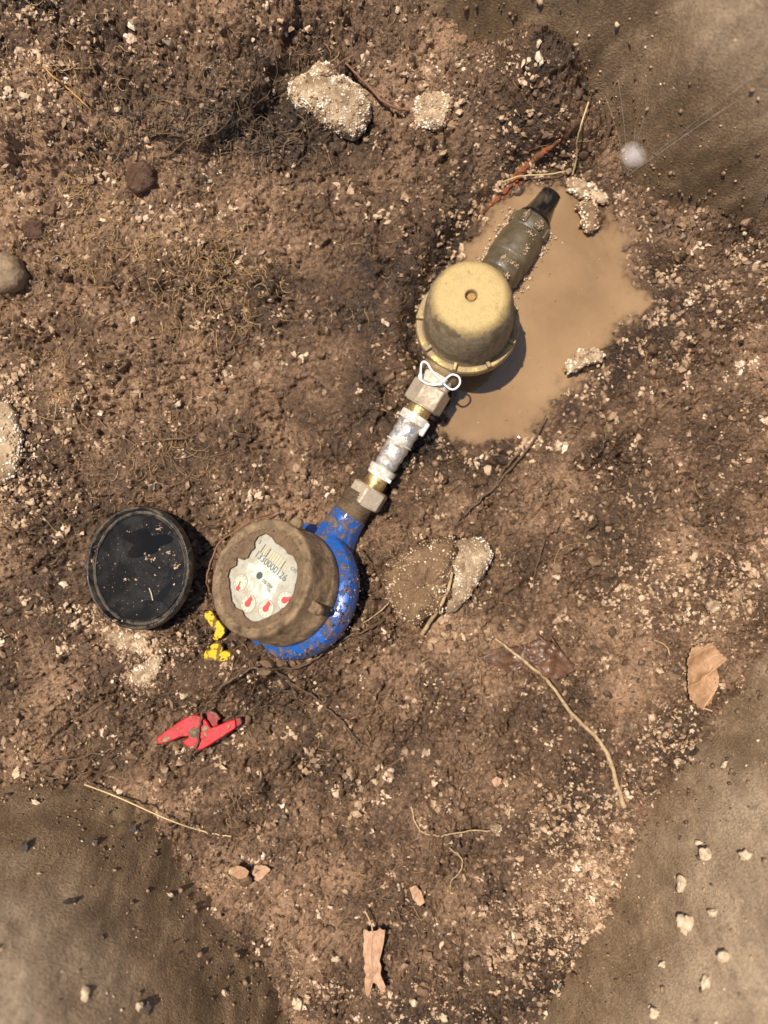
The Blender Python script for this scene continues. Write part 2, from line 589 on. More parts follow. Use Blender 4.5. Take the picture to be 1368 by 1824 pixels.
def bank(name, pts, n0, seed, label, top=0.40, slope=2.7, ncol=240, rot=0.0, bulge=0.0, dry0=0.06):
    px = catmull([(a, b, 0) for a, b in pts], 24)
    P = np.array([W(p.x, p.y, 0.0) for p in px])[:, :2]
    s = np.concatenate([[0], np.cumsum(np.hypot(*np.diff(P, axis=0).T))])
    q = np.linspace(0, s[-1], ncol)
    bx, by = np.interp(q, s, P[:, 0]), np.interp(q, s, P[:, 1])
    d = np.concatenate([np.linspace(-0.030, 0.24, 176), 0.24 + np.cumsum(np.geomspace(0.003, 0.12, 20))])
    DD, Q = np.meshgrid(d, q, indexing='ij')
    x = bx[None, :] + n0[0] * DD
    y = by[None, :] + n0[1] * DD
    fw = DD + 0.006 * fbm(x * 45, y * 45, seed + 11, 4) * np.exp(-np.clip(DD, 0, 9) / 0.03)
    fw = np.where(fw > 0, fw * fw / (np.abs(fw) + 0.006), fw * 0.35)
    z = np.where(fw > 0, top * (1 - np.exp(-np.clip(fw, 0, 9) * slope / top)), fw * slope)
    z = z + 0.004 * fbm(x * 22, y * 22, seed, 4) + 0.0022 * fbm(x * 75, y * 75, seed + 5, 4) + 0.0007 * fbm(x * 330, y * 330, seed + 8, 3)
    z = z + bulge * np.sin(Q * 17 + seed) * np.clip(DD, 0, 0.1)
    z = z - 0.010
    z = z * (1 - sstep(0.32, 1.0, DD)) + 0.12 * sstep(0.32, 1.0, DD)
    n, m = x.shape
    i = np.arange(n * m, dtype=np.int32).reshape(n, m)
    f = np.stack([i[:-1, :-1], i[:-1, 1:], i[1:, 1:], i[1:, :-1]], -1).reshape(-1, 4)
    me = np_mesh(name, np.stack([x, y, z], -1).reshape(-1, 3), f)
    dry = sstep(0.0, 1.0, (DD - dry0) / 0.05 + 0.55 * fbm(x * 14, y * 14, seed + 20, 4))
    add_attr(me, 'dry', dry.ravel())
    o = link(name, me, mat_bank(name + '_earth', seed * 1.0, rot), kind='structure', label=label)
    BANKS[seed] = (x, y, z)
    return o


bank('earth_bank', [(380, -330), (560, -130), (690, -8), (770, 70), (860, 138), (960, 196), (1066, 236), (1096, 316), (1168, 384), (1262, 420), (1380, 440), (1620, 470)],
     (0.545, 0.84), 201, 'smooth dark bank with a small web in the corner beyond the puddle', rot=R(-33), dry0=0.030)
bank('earth_bank', [(-420, 1330), (-160, 1352), (0, 1366), (110, 1372), (205, 1392), (288, 1442), (345, 1512), (398, 1602), (452, 1672), (500, 1735), (532, 1830), (560, 2100)],
     (-0.75, -0.66), 202, 'smooth olive brown bank beside the long pale straw', rot=R(48), dry0=0.035)
bank('earth_bank', [(1640, 760), (1480, 960), (1372, 1115), (1292, 1215), (1216, 1320), (1132, 1440), (1086, 1555), (1000, 1690), (920, 1828), (800, 2060)],
     (0.845, -0.534), 203, 'smooth greyish bank sloping up past the tan leaf', rot=R(58), dry0=0.004)


def on_bank(seed, px, py):
    x, y, z = BANKS[seed]
    u = 684 + x / (S * (D - z) / D)
    v = 912 - y / (S * (D - z) / D)
    k = np.argmin((u - px) ** 2 + (v - py) ** 2)
    return Vector((x.flat[k], y.flat[k], z.flat[k]))


# ------------------------------------------------------------------ puddle
wx = np.arange(0.010, 0.245, 0.0012)
wy = np.arange(0.030, 0.305, 0.0012)
WX, WY = np.meshgrid(wx, wy)
wsd = samp(SDP, WX, WY)
depth = np.clip(WL - samp(H, WX, WY), 0, None)
keep = wsd > -26
WZ = WL + 0.00012 * fbm(WX * 60, WY * 60, 301, 2)
pu, pv = 684 + WX / S, 912 - WY / S
WZ += 0.0022 * np.clip(1.4 * blob(pu, pv, 946, 782, 15, 12, 30), 0, 1) + 0.0012 * blob(pu, pv, 905, 826, 14, 8)
WZ += 0.0003 * blob(pu, pv, 1095, 450, 50, 60) * np.sin(np.hypot(pu - 1150, pv - 380) / 3.2 + 2 * fbm(pu / 30, pv / 30, 7, 2))
n, m = WX.shape
i = np.arange(n * m, dtype=np.int32).reshape(n, m)
f = np.stack([i[:-1, :-1], i[:-1, 1:], i[1:, 1:], i[1:, :-1]], -1).reshape(-1, 4)
f = f[keep.ravel()[f].all(1)]
used = np.unique(f)
remap = np.full(n * m, -1, np.int32)
remap[used] = np.arange(len(used))
p_me = np_mesh('puddle_water', np.stack([WX, WY, WZ], -1).reshape(-1, 3)[used], remap[f])
depth = depth + 1.5 * np.clip(WZ - WL - 0.0004, 0, None)
add_attr(p_me, 'depth', depth.ravel()[used])
t = NT('murky_water')
al = t.math('SUBTRACT', 1.0, t.math('POWER', 2.718, t.math('MULTIPLY', t.attr('depth'), -850.0)))
al = t.math('ADD', t.math('MULTIPLY', al, 0.97), 0.03)
c = t.ramp(t.noise(14, 4, 0.55), [(0.35, (0.205, 0.124, 0.058)), (0.65, (0.285, 0.180, 0.090))])
t.set(color=c, rough=0.03, alpha=al, spec=0.6, normal=t.bump(t.math('ADD', t.noise(60, 3), t.math('MULTIPLY', t.noise(330, 2), 0.12)), 0.0008, 0.5))
link('puddle_water', p_me, t.m, kind='structure', label='shallow puddle of murky tan water around the pipe fittings')

# ------------------------------------------------------------------ loose grains (nobody could count them)
_ico = bmesh.new()
bmesh.ops.create_icosphere(_ico, subdivisions=1, radius=1.0)
ICO_V = np.array([v.co[:] for v in _ico.verts])
ICO_F = np.array([[v.index for v in f.verts] for f in _ico.faces])
bmesh.ops.subdivide_edges(_ico, edges=_ico.edges, cuts=1, use_grid_fill=True)
_ico.free()
_ico = bmesh.new()
bmesh.ops.create_icosphere(_ico, subdivisions=2, radius=1.0)
ICO2_V = np.array([v.co[:] for v in _ico.verts])
ICO2_F = np.array([[v.index for v in f.verts] for f in _ico.faces])
_ico.free()


def rand_rot(n):
    q = rng.normal(size=(n, 4))
    q /= np.linalg.norm(q, axis=1)[:, None]
    w, x, y, z = q.T
    return np.stack([np.stack([1 - 2 * (y * y + z * z), 2 * (x * y - z * w), 2 * (x * z + y * w)], -1),
                     np.stack([2 * (x * y + z * w), 1 - 2 * (x * x + z * z), 2 * (y * z - x * w)], -1),
                     np.stack([2 * (x * z - y * w), 2 * (y * z + x * w), 1 - 2 * (x * x + y * y)], -1)], 1)


def grains_mesh(name, C, r, tint, fine=False, jit=0.22, flat=(1.0, 0.80, 0.62), smooth=True):
    bv, bf = (ICO2_V, ICO2_F) if fine else (ICO_V, ICO_F)
    n = len(C)
    v = bv[None] * (1 + jit * rng.normal(size=(n, len(bv), 1)))
    v = v * (np.array(flat) * rng.uniform(0.65, 1.3, (n, 3)))[:, None, :]
    v = np.einsum('nij,nkj->nki', rand_rot(n), v) * np.asarray(r)[:, None, None] + np.asarray(C)[:, None, :]
    f = bf[None] + (np.arange(n) * len(bv))[:, None, None]
    me = np_mesh(name, v.reshape(-1, 3), f.reshape(-1, 3), smooth)
    add_attr(me, 'tint', np.repeat(tint, len(bv)))
    return me


def density_pale(u, v):
    d = 0.26 + 0.6 * np.clip(fbm(u / 90, v / 90, 401, 3), 0, 1)
    for b in ((10, 790, 38, 90, 0, 9), (245, 1135, 80, 26, 12, 6), (262, 1192, 34, 30, -40, 7), (60, 60, 90, 90, 0, 1.6), (40, 180, 60, 50, 0, 1.6),
              (1075, 1480, 70, 110, 30, 2.4), (1020, 1600, 80, 110, 35, 3.4), (1060, 1560, 40, 60, 40, 5), (940, 1700, 90, 70, 40, 2.2), (1200, 1050, 110, 60, -20, 2.0),
              (1300, 1060, 90, 60, -20, 2.6), (1180, 1300, 60, 110, 35, 1.8), (700, 760, 40, 60, 0, 1.0), (925, 120, 46, 22, 20, 2.6), (780, 190, 40, 40, 0, 3.0),
              (760, 140, 60, 40, 0, 1.5), (460, 1600, 60, 50, 20, 1.6), (560, 1780, 90, 40, 0, 1.6), (990, 1440, 90, 60, 0, 1.2), (360, 650, 60, 50, 0, 0.8),
              (120, 720, 90, 60, 0, 1.4), (90, 880, 90, 50, 0, 1.2), (770, 1800, 60, 40, 0, 1.6), (610, 1420, 40, 40, 0, 1.2), (300, 400, 140, 90, 0, 0.7), (30, 1330, 60, 40, 0, 1.0),
              (1260, 560, 110, 90, 0, 0.9), (1330, 480, 60, 40, 0, 0.8)):
        d = d + b[5] * blob(u, v, *b[:5])
    d = d + 5.0 * np.exp(-((samp(SDP, (u - 684) * S, (912 - v) * S) + 10) / 9.0) ** 2) * np.clip(0.35 + 1.6 * fbm(u / 26, v / 26, 411, 2), 0, 2)
    d = d * (1 - 0.8 * np.clip(blob(u, v, 640, 520, 110, 200, 10) + blob(u, v, 560, 720, 120, 80), 0, 1))
    return d


def pick(n, dens, box=(-30, -30, 1400, 1855), mx=None):
    out_u, out_v = [], []
    probe = dens(rng.uniform(box[0], box[2], 4000), rng.uniform(box[1], box[3], 4000))
    mx = mx or np.percentile(probe, 99.5)
    have = 0
    while have < n:
        u, v = rng.uniform(box[0], box[2], n), rng.uniform(box[1], box[3], n)
        k = rng.random(n) * mx < dens(u, v)
        out_u.append(u[k])
        out_v.append(v[k])
        have += k.sum()
    return np.concatenate(out_u)[:n], np.concatenate(out_v)[:n]


def scatter(name, n, dens, mu, sg, tint, mat, cluster=1, spread=2.2, sink=0.25, fine=False, label=None, rmax=0.004, jit=0.16, flat=(1.0, 0.84, 0.7)):
    u, v = pick(n, dens)
    if cluster > 1:
        k = rng.integers(1, cluster + 1, n) * (rng.random(n) < 0.55) + 1
        u, v = np.repeat(u, k), np.repeat(v, k)
        base = np.repeat(np.clip(np.exp(rng.normal(math.log(mu), sg, n)), 0.0005, rmax), k)
        bt = np.repeat(rng.random(n), k)
        r = base * rng.uniform(0.6, 1.1, len(u))
        off = rng.normal(size=(2, len(u))) * base / S * spread * 0.55
        u, v = u + off[0], v + off[1]
        tn = np.clip(bt * 0.7 + rng.random(len(u)) * 0.3, 0, 1)
    else:
        r = np.clip(np.exp(rng.normal(math.log(mu), sg, n)), 0.0004, rmax)
        tn = rng.random(n)
    x, y, z = on_ground(u, v)
    wetk = z > WL - 0.0012
    x, y, z, r, tn = x[wetk], y[wetk], z[wetk], r[wetk], tn[wetk]
    C = np.stack([x, y, z + r * sink], -1)
    me = grains_mesh(name, C, r, tint(tn), fine, jit, flat, False)
    return link(name, me, mat, kind='stuff', label=label)


M_CRUMB = mat_grain('soil_crumb', [(0.0, (0.052, 0.030, 0.016)), (0.5, (0.120, 0.071, 0.038)), (1.0, (0.29, 0.183, 0.106))], rough=0.45)
M_PALE = mat_grain('pale_grit', [(0.0, (0.21, 0.130, 0.072)), (0.4, (0.42, 0.28, 0.165)), (0.8, (0.62, 0.455, 0.305)), (1.0, (0.78, 0.66, 0.51))], rough=0.5)
M_DARK = mat_grain('charred_bit', [(0.0, (0.012, 0.010, 0.010)), (0.7, (0.03, 0.024, 0.02)), (1.0, (0.07, 0.025, 0.02))], rough=0.3)


def density_crumb(u, v):
    d = 0.55 + 0.6 * np.clip(fbm(u / 120, v / 120, 431, 3) + 0.2, 0, 1)
    d = d + 0.5 * blob(u, v, 1200, 700, 240, 420) + 0.4 * blob(u, v, 900, 1550, 300, 260)
    return d * (1 - 0.75 * np.clip(blob(u, v, 640, 520, 110, 220, 10) + blob(u, v, 690, 830, 80, 110, 30) + blob(u, v, 560, 720, 120, 80), 0, 1))


scatter('soil_crumbs', 15000, density_crumb, 0.00155, 0.42, lambda t_: t_, M_CRUMB, sink=0.0, label='small wet brown crumbs of soil', rmax=0.0044, jit=0.30)
scatter('soil_clods', 420, density_crumb, 0.0036, 0.30, lambda t_: t_ * 0.8, M_CRUMB, sink=-0.15, fine=True, label='larger muddy clods of soil', rmax=0.0066, jit=0.10)
scatter('pale_grit', 8000, density_pale, 0.00128, 0.52, lambda t_: t_ ** 1.3, M_PALE, cluster=7, spread=2.0, sink=0.0, label='pale sandy grit scattered through the soil', rmax=0.0036, jit=0.30)
scatter('dark_debris', 420, lambda u, v: 0.4 + np.clip(fbm(u / 150, v / 150, 441, 2), 0, 1), 0.0016, 0.45, lambda t_: t_, M_DARK, sink=0.1, label='small black charred bits', rmax=0.0042, jit=0.25, flat=(1.0, 0.6, 0.35))

# the same bits lying on the banks
bc, br, bt = [], [], []
for seed, npick, big in ((201, 420, 0.0012), (202, 420, 0.0011), (203, 320, 0.0014)):
    x, y, z = BANKS[seed]
    n, m = x.shape
    for _ in range(npick):
        a, b = min(n - 1, int(abs(random.gauss(0, 0.5)) * 110) + 15), random.randrange(40, m - 40)
        r = min(0.0042, big * math.exp(random.gauss(-0.4, 0.55)))
        bc.append((x[a, b], y[a, b], z[a, b] + 0.3 * r))
        br.append(r)
        bt.append(random.random() ** 1.4)
fc, fr, ft = [], [], []
for seed in (201, 202, 203):
    x, y, z = BANKS[seed]
    n, m = x.shape
    for _ in range(2600):
        a, b = min(n - 1, 13 + int(random.expovariate(1 / 8.0))), random.randrange(20, m - 20)
        r = min(0.0034, 0.0013 * math.exp(random.gauss(-0.1, 0.45)))
        fc.append((x[a, b] + random.gauss(0, 0.0006), y[a, b] + random.gauss(0, 0.0006), z[a, b] + 0.1 * r))
        fr.append(r)
        ft.append(random.random())
link('bank_crumbs', grains_mesh('bank_crumbs', np.array(fc), np.array(fr), np.array(ft)), M_CRUMB, kind='stuff', label='brown soil crumbs spilled against the foot of the banks')
link('bank_grit', grains_mesh('bank_grit', np.array(bc), np.array(br), np.array(bt)), M_PALE, kind='stuff', label='pale grit stuck to the smooth banks')

# ================================================================== pipework
AX = Vector((0.519, 0.855, 0)).normalized()      # the run of the pipe, seen from above
YAW = math.atan2(-AX.x, AX.y)
ALONG = Matrix.Rotation(R(-90), 4, 'X')           # a shape turned about z, laid along +y


def along(y=0.0, x=0.0, z=0.0):
    return Matrix.Translation((x, y, z)) @ ALONG


M_BLUE = mat_muddy('blue_paint', (0.004, 0.085, 0.36), 0.28, 0.0, 0.42, 150, 1.0, soft=0.07, bump=0.0010, coat=0.3)
M_BLUE2 = mat_muddy('blue_paint_neck', (0.004, 0.085, 0.36), 0.28, 0.0, 0.46, 150, 2.0, soft=0.07, bump=0.0010, coat=0.3)
M_REG = mat_muddy('muddy_brass_housing', (0.075, 0.048, 0.023), 0.34, 0.1, 0.56, 80, 3.0, mudcol=(0.245, 0.165, 0.090), soft=0.14, bump=0.0010, spec=0.35)
M_THREAD = mat_muddy('dirty_thread', (0.14, 0.10, 0.06), 0.4, 0.5, 0.6, 120, 4.0, soft=0.1)
M_MUDCAKE = mat_muddy('caked_mud', (0.10, 0.062, 0.032), 0.45, 0.0, 0.5, 150, 5.0, mudcol=(0.205, 0.132, 0.074), soft=0.2, bump=0.0012, spec=0.3)
M_NICKEL = mat_muddy('dull_nickel_nut', (0.60, 0.50, 0.37), 0.40, 0.6, 0.50, 140, 6.0, mudcol=(0.30, 0.23, 0.15), soft=0.12, bump=0.0003)
M_BRASS = mat_muddy('bright_brass', (0.62, 0.43, 0.17), 0.28, 0.9, 0.34, 140, 7.0, mudcol=(0.20, 0.13, 0.07), soft=0.1, bump=0.0003)
M_STEEL = mat_muddy('scuffed_foil_sleeve', (0.80, 0.77, 0.71), 0.28, 0.85, 0.40, 130, 8.0, mudcol=(0.17, 0.12, 0.075), soft=0.10, bump=0.0005)
M_WHITE = mat_muddy('white_plastic', (0.70, 0.67, 0.60), 0.4, 0.0, 0.36, 160, 9.0, mudcol=(0.36, 0.27, 0.17), soft=0.12, bump=0.0003)
M_TAPE = mat_muddy('white_thread_tape', (0.74, 0.68, 0.56), 0.5, 0.0, 0.42, 200, 10.0, mudcol=(0.34, 0.25, 0.15), soft=0.15)
M_WIRE = mat_plain('white_wire', (0.82, 0.80, 0.80), 0.35, var=0.05)

# ---- water meter, rolled about its own pipe so that the dial looks up and to the left
mo = Vector((-0.0668, -0.0662, 0.012))
meter = empty('water_meter', mo, (0, 0, 0), 'muddy round water meter with pale dial and blue body', 'water meter')
meter.rotation_mode = 'QUATERNION'
meter.rotation_quaternion = (Matrix.Rotation(YAW, 3, 'Z') @ Matrix.Rotation(R(-33), 3, 'Y')).to_quaternion()

b = MB()
b.lathe([(0.0, -0.026), (0.02, -0.025), (0.036, -0.019), (0.048, -0.009), (0.0548, 0.002), (0.0565, 0.010), (0.0548, 0.016), (0.050, 0.0195), (0.044, 0.0205), (0.0, 0.0205)], 96)
body = b.build('body', M_BLUE, meter)
b = MB().lathe([(0.024, 0.030), (0.0205, 0.045), (0.0175, 0.055), (0.0155, 0.062), (0.0150, 0.072), (0.0150, 0.0745), (0.010, 0.0745)], 48, along())
b.build('inlet_neck', M_BLUE2, meter)
pr = []
y0 = 0.0742
for k in range(9):
    pr += [(0.0148, y0), (0.0138, y0 + 0.0011), (0.0148, y0 + 0.0022)]
    y0 += 0.00225
b = MB().lathe([(0.010, 0.0742)] + pr + [(0.010, y0)], 48, along())
b.build('threaded_end', M_THREAD, meter, ang=20)
b = MB().lathe([(0.024, -0.030), (0.0205, -0.045), (0.0165, -0.055), (0.0145, -0.062), (0.0140, -0.068), (0.008, -0.068)], 48, along())
b.build('outlet_neck', mat_muddy('mud_caked_blue', (0.004, 0.085, 0.36), 0.3, 0.0, 0.66, 90, 31.0, soft=0.05, bump=0.0012), meter)
b = MB().box((0.030, 0.046, 0.010), (0.006, 0.030, 0.006), Matrix.Rotation(R(24), 4, 'Z'))
b.build('casting_rib', M_BLUE, meter, bevel=0.0015)

reg = MB().lathe([(0.040, 0.019), (0.0465, 0.0195), (0.0475, 0.022), (0.0475, 0.0300), (0.0468, 0.0308), (0.0466, 0.0560), (0.0463, 0.0584), (0.0454, 0.0594), (0.0436, 0.0596), (0.0428, 0.0592),
                  (0.0396, 0.0592), (0.0384, 0.0585), (0.0377, 0.0570), (0.0372, 0.0545), (0.0367, 0.0540), (0.0, 0.0540)], 128).build('register_housing', M_REG, meter, ang=50)
b = MB().box((0.0492, 0.004, 0.046), (0.008, 0.0085, 0.006)).lathe([(0.0, 0.0), (0.0036, 0.0), (0.0036, 0.004), (0.0026, 0.005), (0.0, 0.005)], 20, Matrix.Translation((0.0525, 0.004, 0.043)))
b.build('seal_lug', M_REG, reg, bevel=0.0009)
b = MB().box((-0.0495, 0.001, 0.046), (0.006, 0.016, 0.010))
b.build('hinge', M_REG, reg, bevel=0.0012)
b = MB().lathe([(0.0, 0.0), (0.0052, 0.0), (0.0052, 0.004), (0.0035, 0.0055), (0.0, 0.0055)], 20, Matrix.Translation((-0.004, 0.0485, 0.0470)))
b.build('housing_knob', M_REG, reg)

M_DIAL = NT('pale_dial')
nn = M_DIAL.noise(140, 6, 0.65, 2.0)
cc = M_DIAL.mix(M_DIAL.ramp(nn, [(0.44, 0.0), (0.70, 0.8)]), (0.55, 0.585, 0.56), (0.36, 0.28, 0.17))
mxy = M_DIAL.n('ShaderNodeVectorMath', {0: M_DIAL.co()}, operation='MULTIPLY')
mxy.inputs[1].default_value = (1, 1, 0)
ln_ = M_DIAL.n('ShaderNodeVectorMath', {0: mxy.outputs[0]}, operation='LENGTH').outputs['Value']
rim_ = M_DIAL.math('ADD', M_DIAL.math('MULTIPLY', ln_, 30.0), M_DIAL.math('MULTIPLY', M_DIAL.noise(90, 6, 0.7, 6.0), 0.9))
cc = M_DIAL.mix(M_DIAL.ramp(rim_, [(1.0 / 1.0 * 0.92, 0.0), (1.0, 0.45)]), cc, (0.27, 0.185, 0.10))
M_DIAL.set(color=cc, rough=0.4)
M_DIAL = M_DIAL.m
dial = MB().lathe([(0.0, 0.05455), (0.0366, 0.05455)], 96).build('dial', M_DIAL, meter)


def face_xy(zx, zy):
    """Dial-plane position (metres) of a spot in the enlarged look at the dial (9.77x from 395, 945)."""
    px, py = 395 + zx / 9.77, 945 + zy / 9.77
    vx, vy = px - 461, py - 1030
    k = 0.000436
    return (vx * 0.85 + vy * 0.525) / 0.79 * k, (vx * 0.525 - vy * 0.85) * k


INK = mat_plain('grey_print', (0.14, 0.14, 0.135), 0.5, var=0.6, scale=500)
INK2 = mat_plain('faded_print', (0.30, 0.29, 0.26), 0.5, var=0.3, scale=500)
REDP = mat_plain('red_pointer', (0.60, 0.07, 0.075), 0.4, var=0.2)
PINK = mat_plain('cream_subdial', (0.66, 0.55, 0.44), 0.45, var=0.12)
DZ = 0.0547


def lettering(txt, zx, zy, size, name, mat=INK, rot=-4.0, bold=0.0):
    cu = bpy.data.curves.new(name, 'FONT')
    cu.body = txt
    cu.size = size
    cu.align_x = 'CENTER'
    cu.align_y = 'CENTER'
    cu.offset = bold
    ob = bpy.data.objects.new(name + '_source', cu)
    COL.objects.link(ob)
    dg = bpy.context.evaluated_depsgraph_get()
    me = bpy.data.meshes.new_from_object(ob.evaluated_get(dg))
    bpy.data.objects.remove(ob)
    o = link(name, me, mat, dial)
    x, y = face_xy(zx, zy)
    o.location = (x, y, DZ + 0.00025)
    o.rotation_euler = (0, 0, R(rot))
    me.name = name
    return o


lettering('1330000126', 775, 620, 0.0077, 'serial_number', bold=0.00006)
lettering('5', 575, 235, 0.0042, 'class_mark', bold=0.0001)
lettering('V', 598, 150, 0.0034, 'class_mark', INK2)
lettering('DS-TRP', 715, 920, 0.0036, 'model_mark', bold=0.00006)
lettering('TM', 735, 1020, 0.0033, 'model_mark')
lettering('CM', 1175, 660, 0.0042, 'unit_mark')
lettering('x 0.001', 165, 1205, 0.0028, 'multiplier', INK2, rot=-20)
ix, iy = face_xy(840, 480)
b = MB().box((0, 0, 0), (0.0300, 0.0078, 0.0001))
cw = b.build('counter_window', mat_plain('counter_rollers', (0.52, 0.45, 0.32), 0.4, var=0.3, scale=300), dial)
cw.location = (ix, iy, DZ + 0.0002)
cw.rotation_euler = (0, 0, R(-3))
for k, wdt in ((-3.0, 0.0012), (-2.55, 0.0006), (-2.0, 0.0007), (-1.55, 0.0014), (-0.8, 0.0006), (-0.3, 0.0005), (0.3, 0.0006), (0.9, 0.0006), (1.6, 0.0006), (2.3, 0.0013), (2.8, 0.0006)):
    r_ = MB().box((k * 0.0047, 0.0, 0.00022), (wdt, 0.0074, 0.0001)).build('roller_edge', INK if wdt > 0.001 else INK2, cw)
MB().box((0, -0.0041, 0.00022), (0.031, 0.0004, 0.0001)).build('window_edge', INK2, cw)
fx, fy = face_xy(578, 790)
st = MB()
n = 24
st.prism([((0.0031 if k % 2 else 0.0025) * math.cos(2 * math.pi * k / n), (0.0031 if k % 2 else 0.0025) * math.sin(2 * math.pi * k / n)) for k in range(n)], 0, 0.0006)
so = st.build('flow_star', mat_plain('dark_star_wheel', (0.06, 0.07, 0.065), 0.35, var=0.6, scale=900), dial)
so.location = (fx, fy, DZ + 0.0001)
for (zx, zy, rr, ang, narrow) in ((235, 930, 0.0068, -75, True), (385, 1265, 0.0072, 28, False), (705, 1320, 0.0072, 28, False), (1030, 1160, 0.0072, -20, False)):
    cx_, cy_ = face_xy(zx, zy)
    sd = MB().lathe([(0.0, 0.0002), (rr, 0.0002)], 40).build('subdial', PINK, dial)
    sd.location = (cx_, cy_, DZ)
    MB().lathe([(rr, 0.0003), (rr - 0.00035, 0.0004), (rr - 0.0007, 0.0003)], 40).build('scale_ring', INK2, sd)
    for k in range(10):
        a = 2 * math.pi * k / 10
        cu = bpy.data.curves.new('numeral', 'FONT')
        cu.body = str(k)
        cu.size = 0.0024
        cu.align_x = cu.align_y = 'CENTER'
        ob = bpy.data.objects.new('numeral_source', cu)
        COL.objects.link(ob)
        me = bpy.data.meshes.new_from_object(ob.evaluated_get(bpy.context.evaluated_depsgraph_get()))
        bpy.data.objects.remove(ob)
        nb = link('numeral', me, INK, sd)
        nb.location = (0.72 * rr * math.sin(a + 0.5), 0.72 * rr * math.cos(a + 0.5), 0.0006)
    L = rr * 0.92
    if narrow:
        poly = [(-0.0004, -0.001), (0.0004, -0.001), (0.0004, L * 0.45), (0.0017, L * 0.55), (0.0012, L), (-0.0012, L), (-0.0017, L * 0.55), (-0.0004, L * 0.45)]
    else:
        poly = [(0.0026 * math.cos(a), 0.0026 * math.sin(a)) for a in np.linspace(R(120), R(380), 14)] + [(L * 0.55, L * 0.62), (L * 0.25, L * 0.9), (-0.0002, 0.0033)]
    pt = MB().prism(poly, 0.0009, 0.0014).build('pointer', REDP, sd)
    pt.rotation_euler = (0, 0, R(ang if not narrow else 195))

# the pane over the dial and the mud that has run over it
t = NT('dial_glass')
fr = t.n('ShaderNodeFresnel', {'IOR': 1.45}).outputs[0]
tr = t.n('ShaderNodeBsdfTransparent', {'Color': (0.96, 0.97, 0.95, 1)}).outputs[0]
gl = t.n('ShaderNodeBsdfGlossy', {'Roughness': 0.05}).outputs[0]
mx = t.n('ShaderNodeMixShader', {0: fr, 1: tr, 2: gl})
t.t.links.new(mx.outputs[0], t.out.inputs['Surface'])
MB().lathe([(0.0, 0.0572), (0.0374, 0.0572)], 96).build('glass', t.m, meter)

CLEAR = [(500, 250), (560, 150), (700, 100), (810, 150), (900, 260), (1010, 320), (1100, 410), (1200, 460), (1270, 600), (1265, 760), (1240, 900), (1200, 1040), (1140, 1150),
         (1060, 1260), (950, 1350), (860, 1400), (760, 1470), (620, 1530), (480, 1540), (380, 1490), (330, 1440), (300, 1370), (170, 1350), (110, 1240), (75, 1080), (60, 960),
         (30, 860), (60, 720), (180, 660), (190, 520), (300, 560), (400, 500), (450, 400), (510, 330)]
cl = [face_xy(*p) for p in CLEAR]
c0 = face_xy(640, 850)


def ray_out(poly, c, a):
    d = (math.cos(a), math.sin(a))
    best = 0.001
    for i in range(len(poly)):
        (x0, y0), (x1, y1) = poly[i], poly[(i + 1) % len(poly)]
        ex, ey = x1 - x0, y1 - y0
        det = ex * d[1] - ey * d[0]
        if abs(det) < 1e-12:
            continue
        wx_, wy_ = x0 - c[0], y0 - c[1]
        r_ = (ex * wy_ - ey * wx_) / det
        s_ = (d[0] * wy_ - d[1] * wx_) / det
        if r_ > 0 and 0 <= s_ <= 1:
            best = max(best, r_)
    return best


nA, nR = 260, 16
mv, mf = [], []
circ = [(0.0384 * math.cos(a), 0.0384 * math.sin(a)) for a in np.linspace(0, 2 * math.pi, 90, endpoint=False)]
for k in range(nA):
    a = 2 * math.pi * k / nA
    ro = ray_out(circ, c0, a)
    ri = ray_out(cl, c0, a) + 0.0005 * float(fbm(np.array([a * 9.0]), np.array([0.5]), 501, 4)[0]) * 1.2
    ri = min(ri, ro - 0.0004)
    for j in range(nR):
        q = j / (nR - 1)
        r_ = ri + (ro - ri) * q
        x_, y_ = c0[0] + r_ * math.cos(a), c0[1] + r_ * math.sin(a)
        hh = 0.0574 + (0.0 if j == 0 else 0.0008 * min(1, 3 * q) + 0.0009 * abs(float(fbm(np.array([x_ * 320]), np.array([y_ * 320]), 503, 3)[0])) * min(1, (ro - ri) / 0.008))
        mv.append((x_, y_, hh))
for k in range(nA):
    for j in range(nR - 1):
        k2 = (k + 1) % nA
        mf.append((k * nR + j, k * nR + j + 1, k2 * nR + j + 1, k2 * nR + j))
me = np_mesh('mud_smear', np.array(mv), np.array(mf))
link('mud_smear', me, M_MUDCAKE, meter)
# lumps of mud and grit on the rim and the blue body
lc, lr, lt = [], [], []
for k in range(150):
    a = random.uniform(1.9, 4.0) if k < 80 else random.uniform(0, 6.28)
    r_ = random.uniform(0.024, 0.040) if k < 80 else random.uniform(0.036, 0.045)
    if math.hypot(r_ * math.cos(a) - c0[0], r_ * math.sin(a) - c0[1]) < ray_out(cl, c0, math.atan2(r_ * math.sin(a) - c0[1], r_ * math.cos(a) - c0[0])) + 0.001:
        continue
    q = random.uniform(0.0003, 0.0011)
    lc.append((r_ * math.cos(a), r_ * math.sin(a), 0.0585 + (0.0006 if 0.036 < r_ < 0.044 else 0)))
    lr.append(q)
    lt.append(random.random() * 0.9)
o = link('mud_crumbs', grains_mesh('mud_crumbs', np.array(lc), np.array(lr), np.array(lt)), M_CRUMB, meter, kind='stuff')
lc, lr, lt = [], [], []
for k in range(420):
    a = random.uniform(-2.1, 0.9)
    r_ = 0.0550 + random.uniform(-0.002, 0.001)
    q = random.uniform(0.0003, 0.0013)
    lc.append((r_ * math.cos(a), r_ * math.sin(a), 0.012 + random.gauss(0, 0.006)))
    lr.append(q)
    lt.append(random.random())
o = link('body_mud_crumbs', grains_mesh('body_mud_crumbs', np.array(lc), np.array(lr), np.array(lt)), M_CRUMB, meter, kind='stuff')
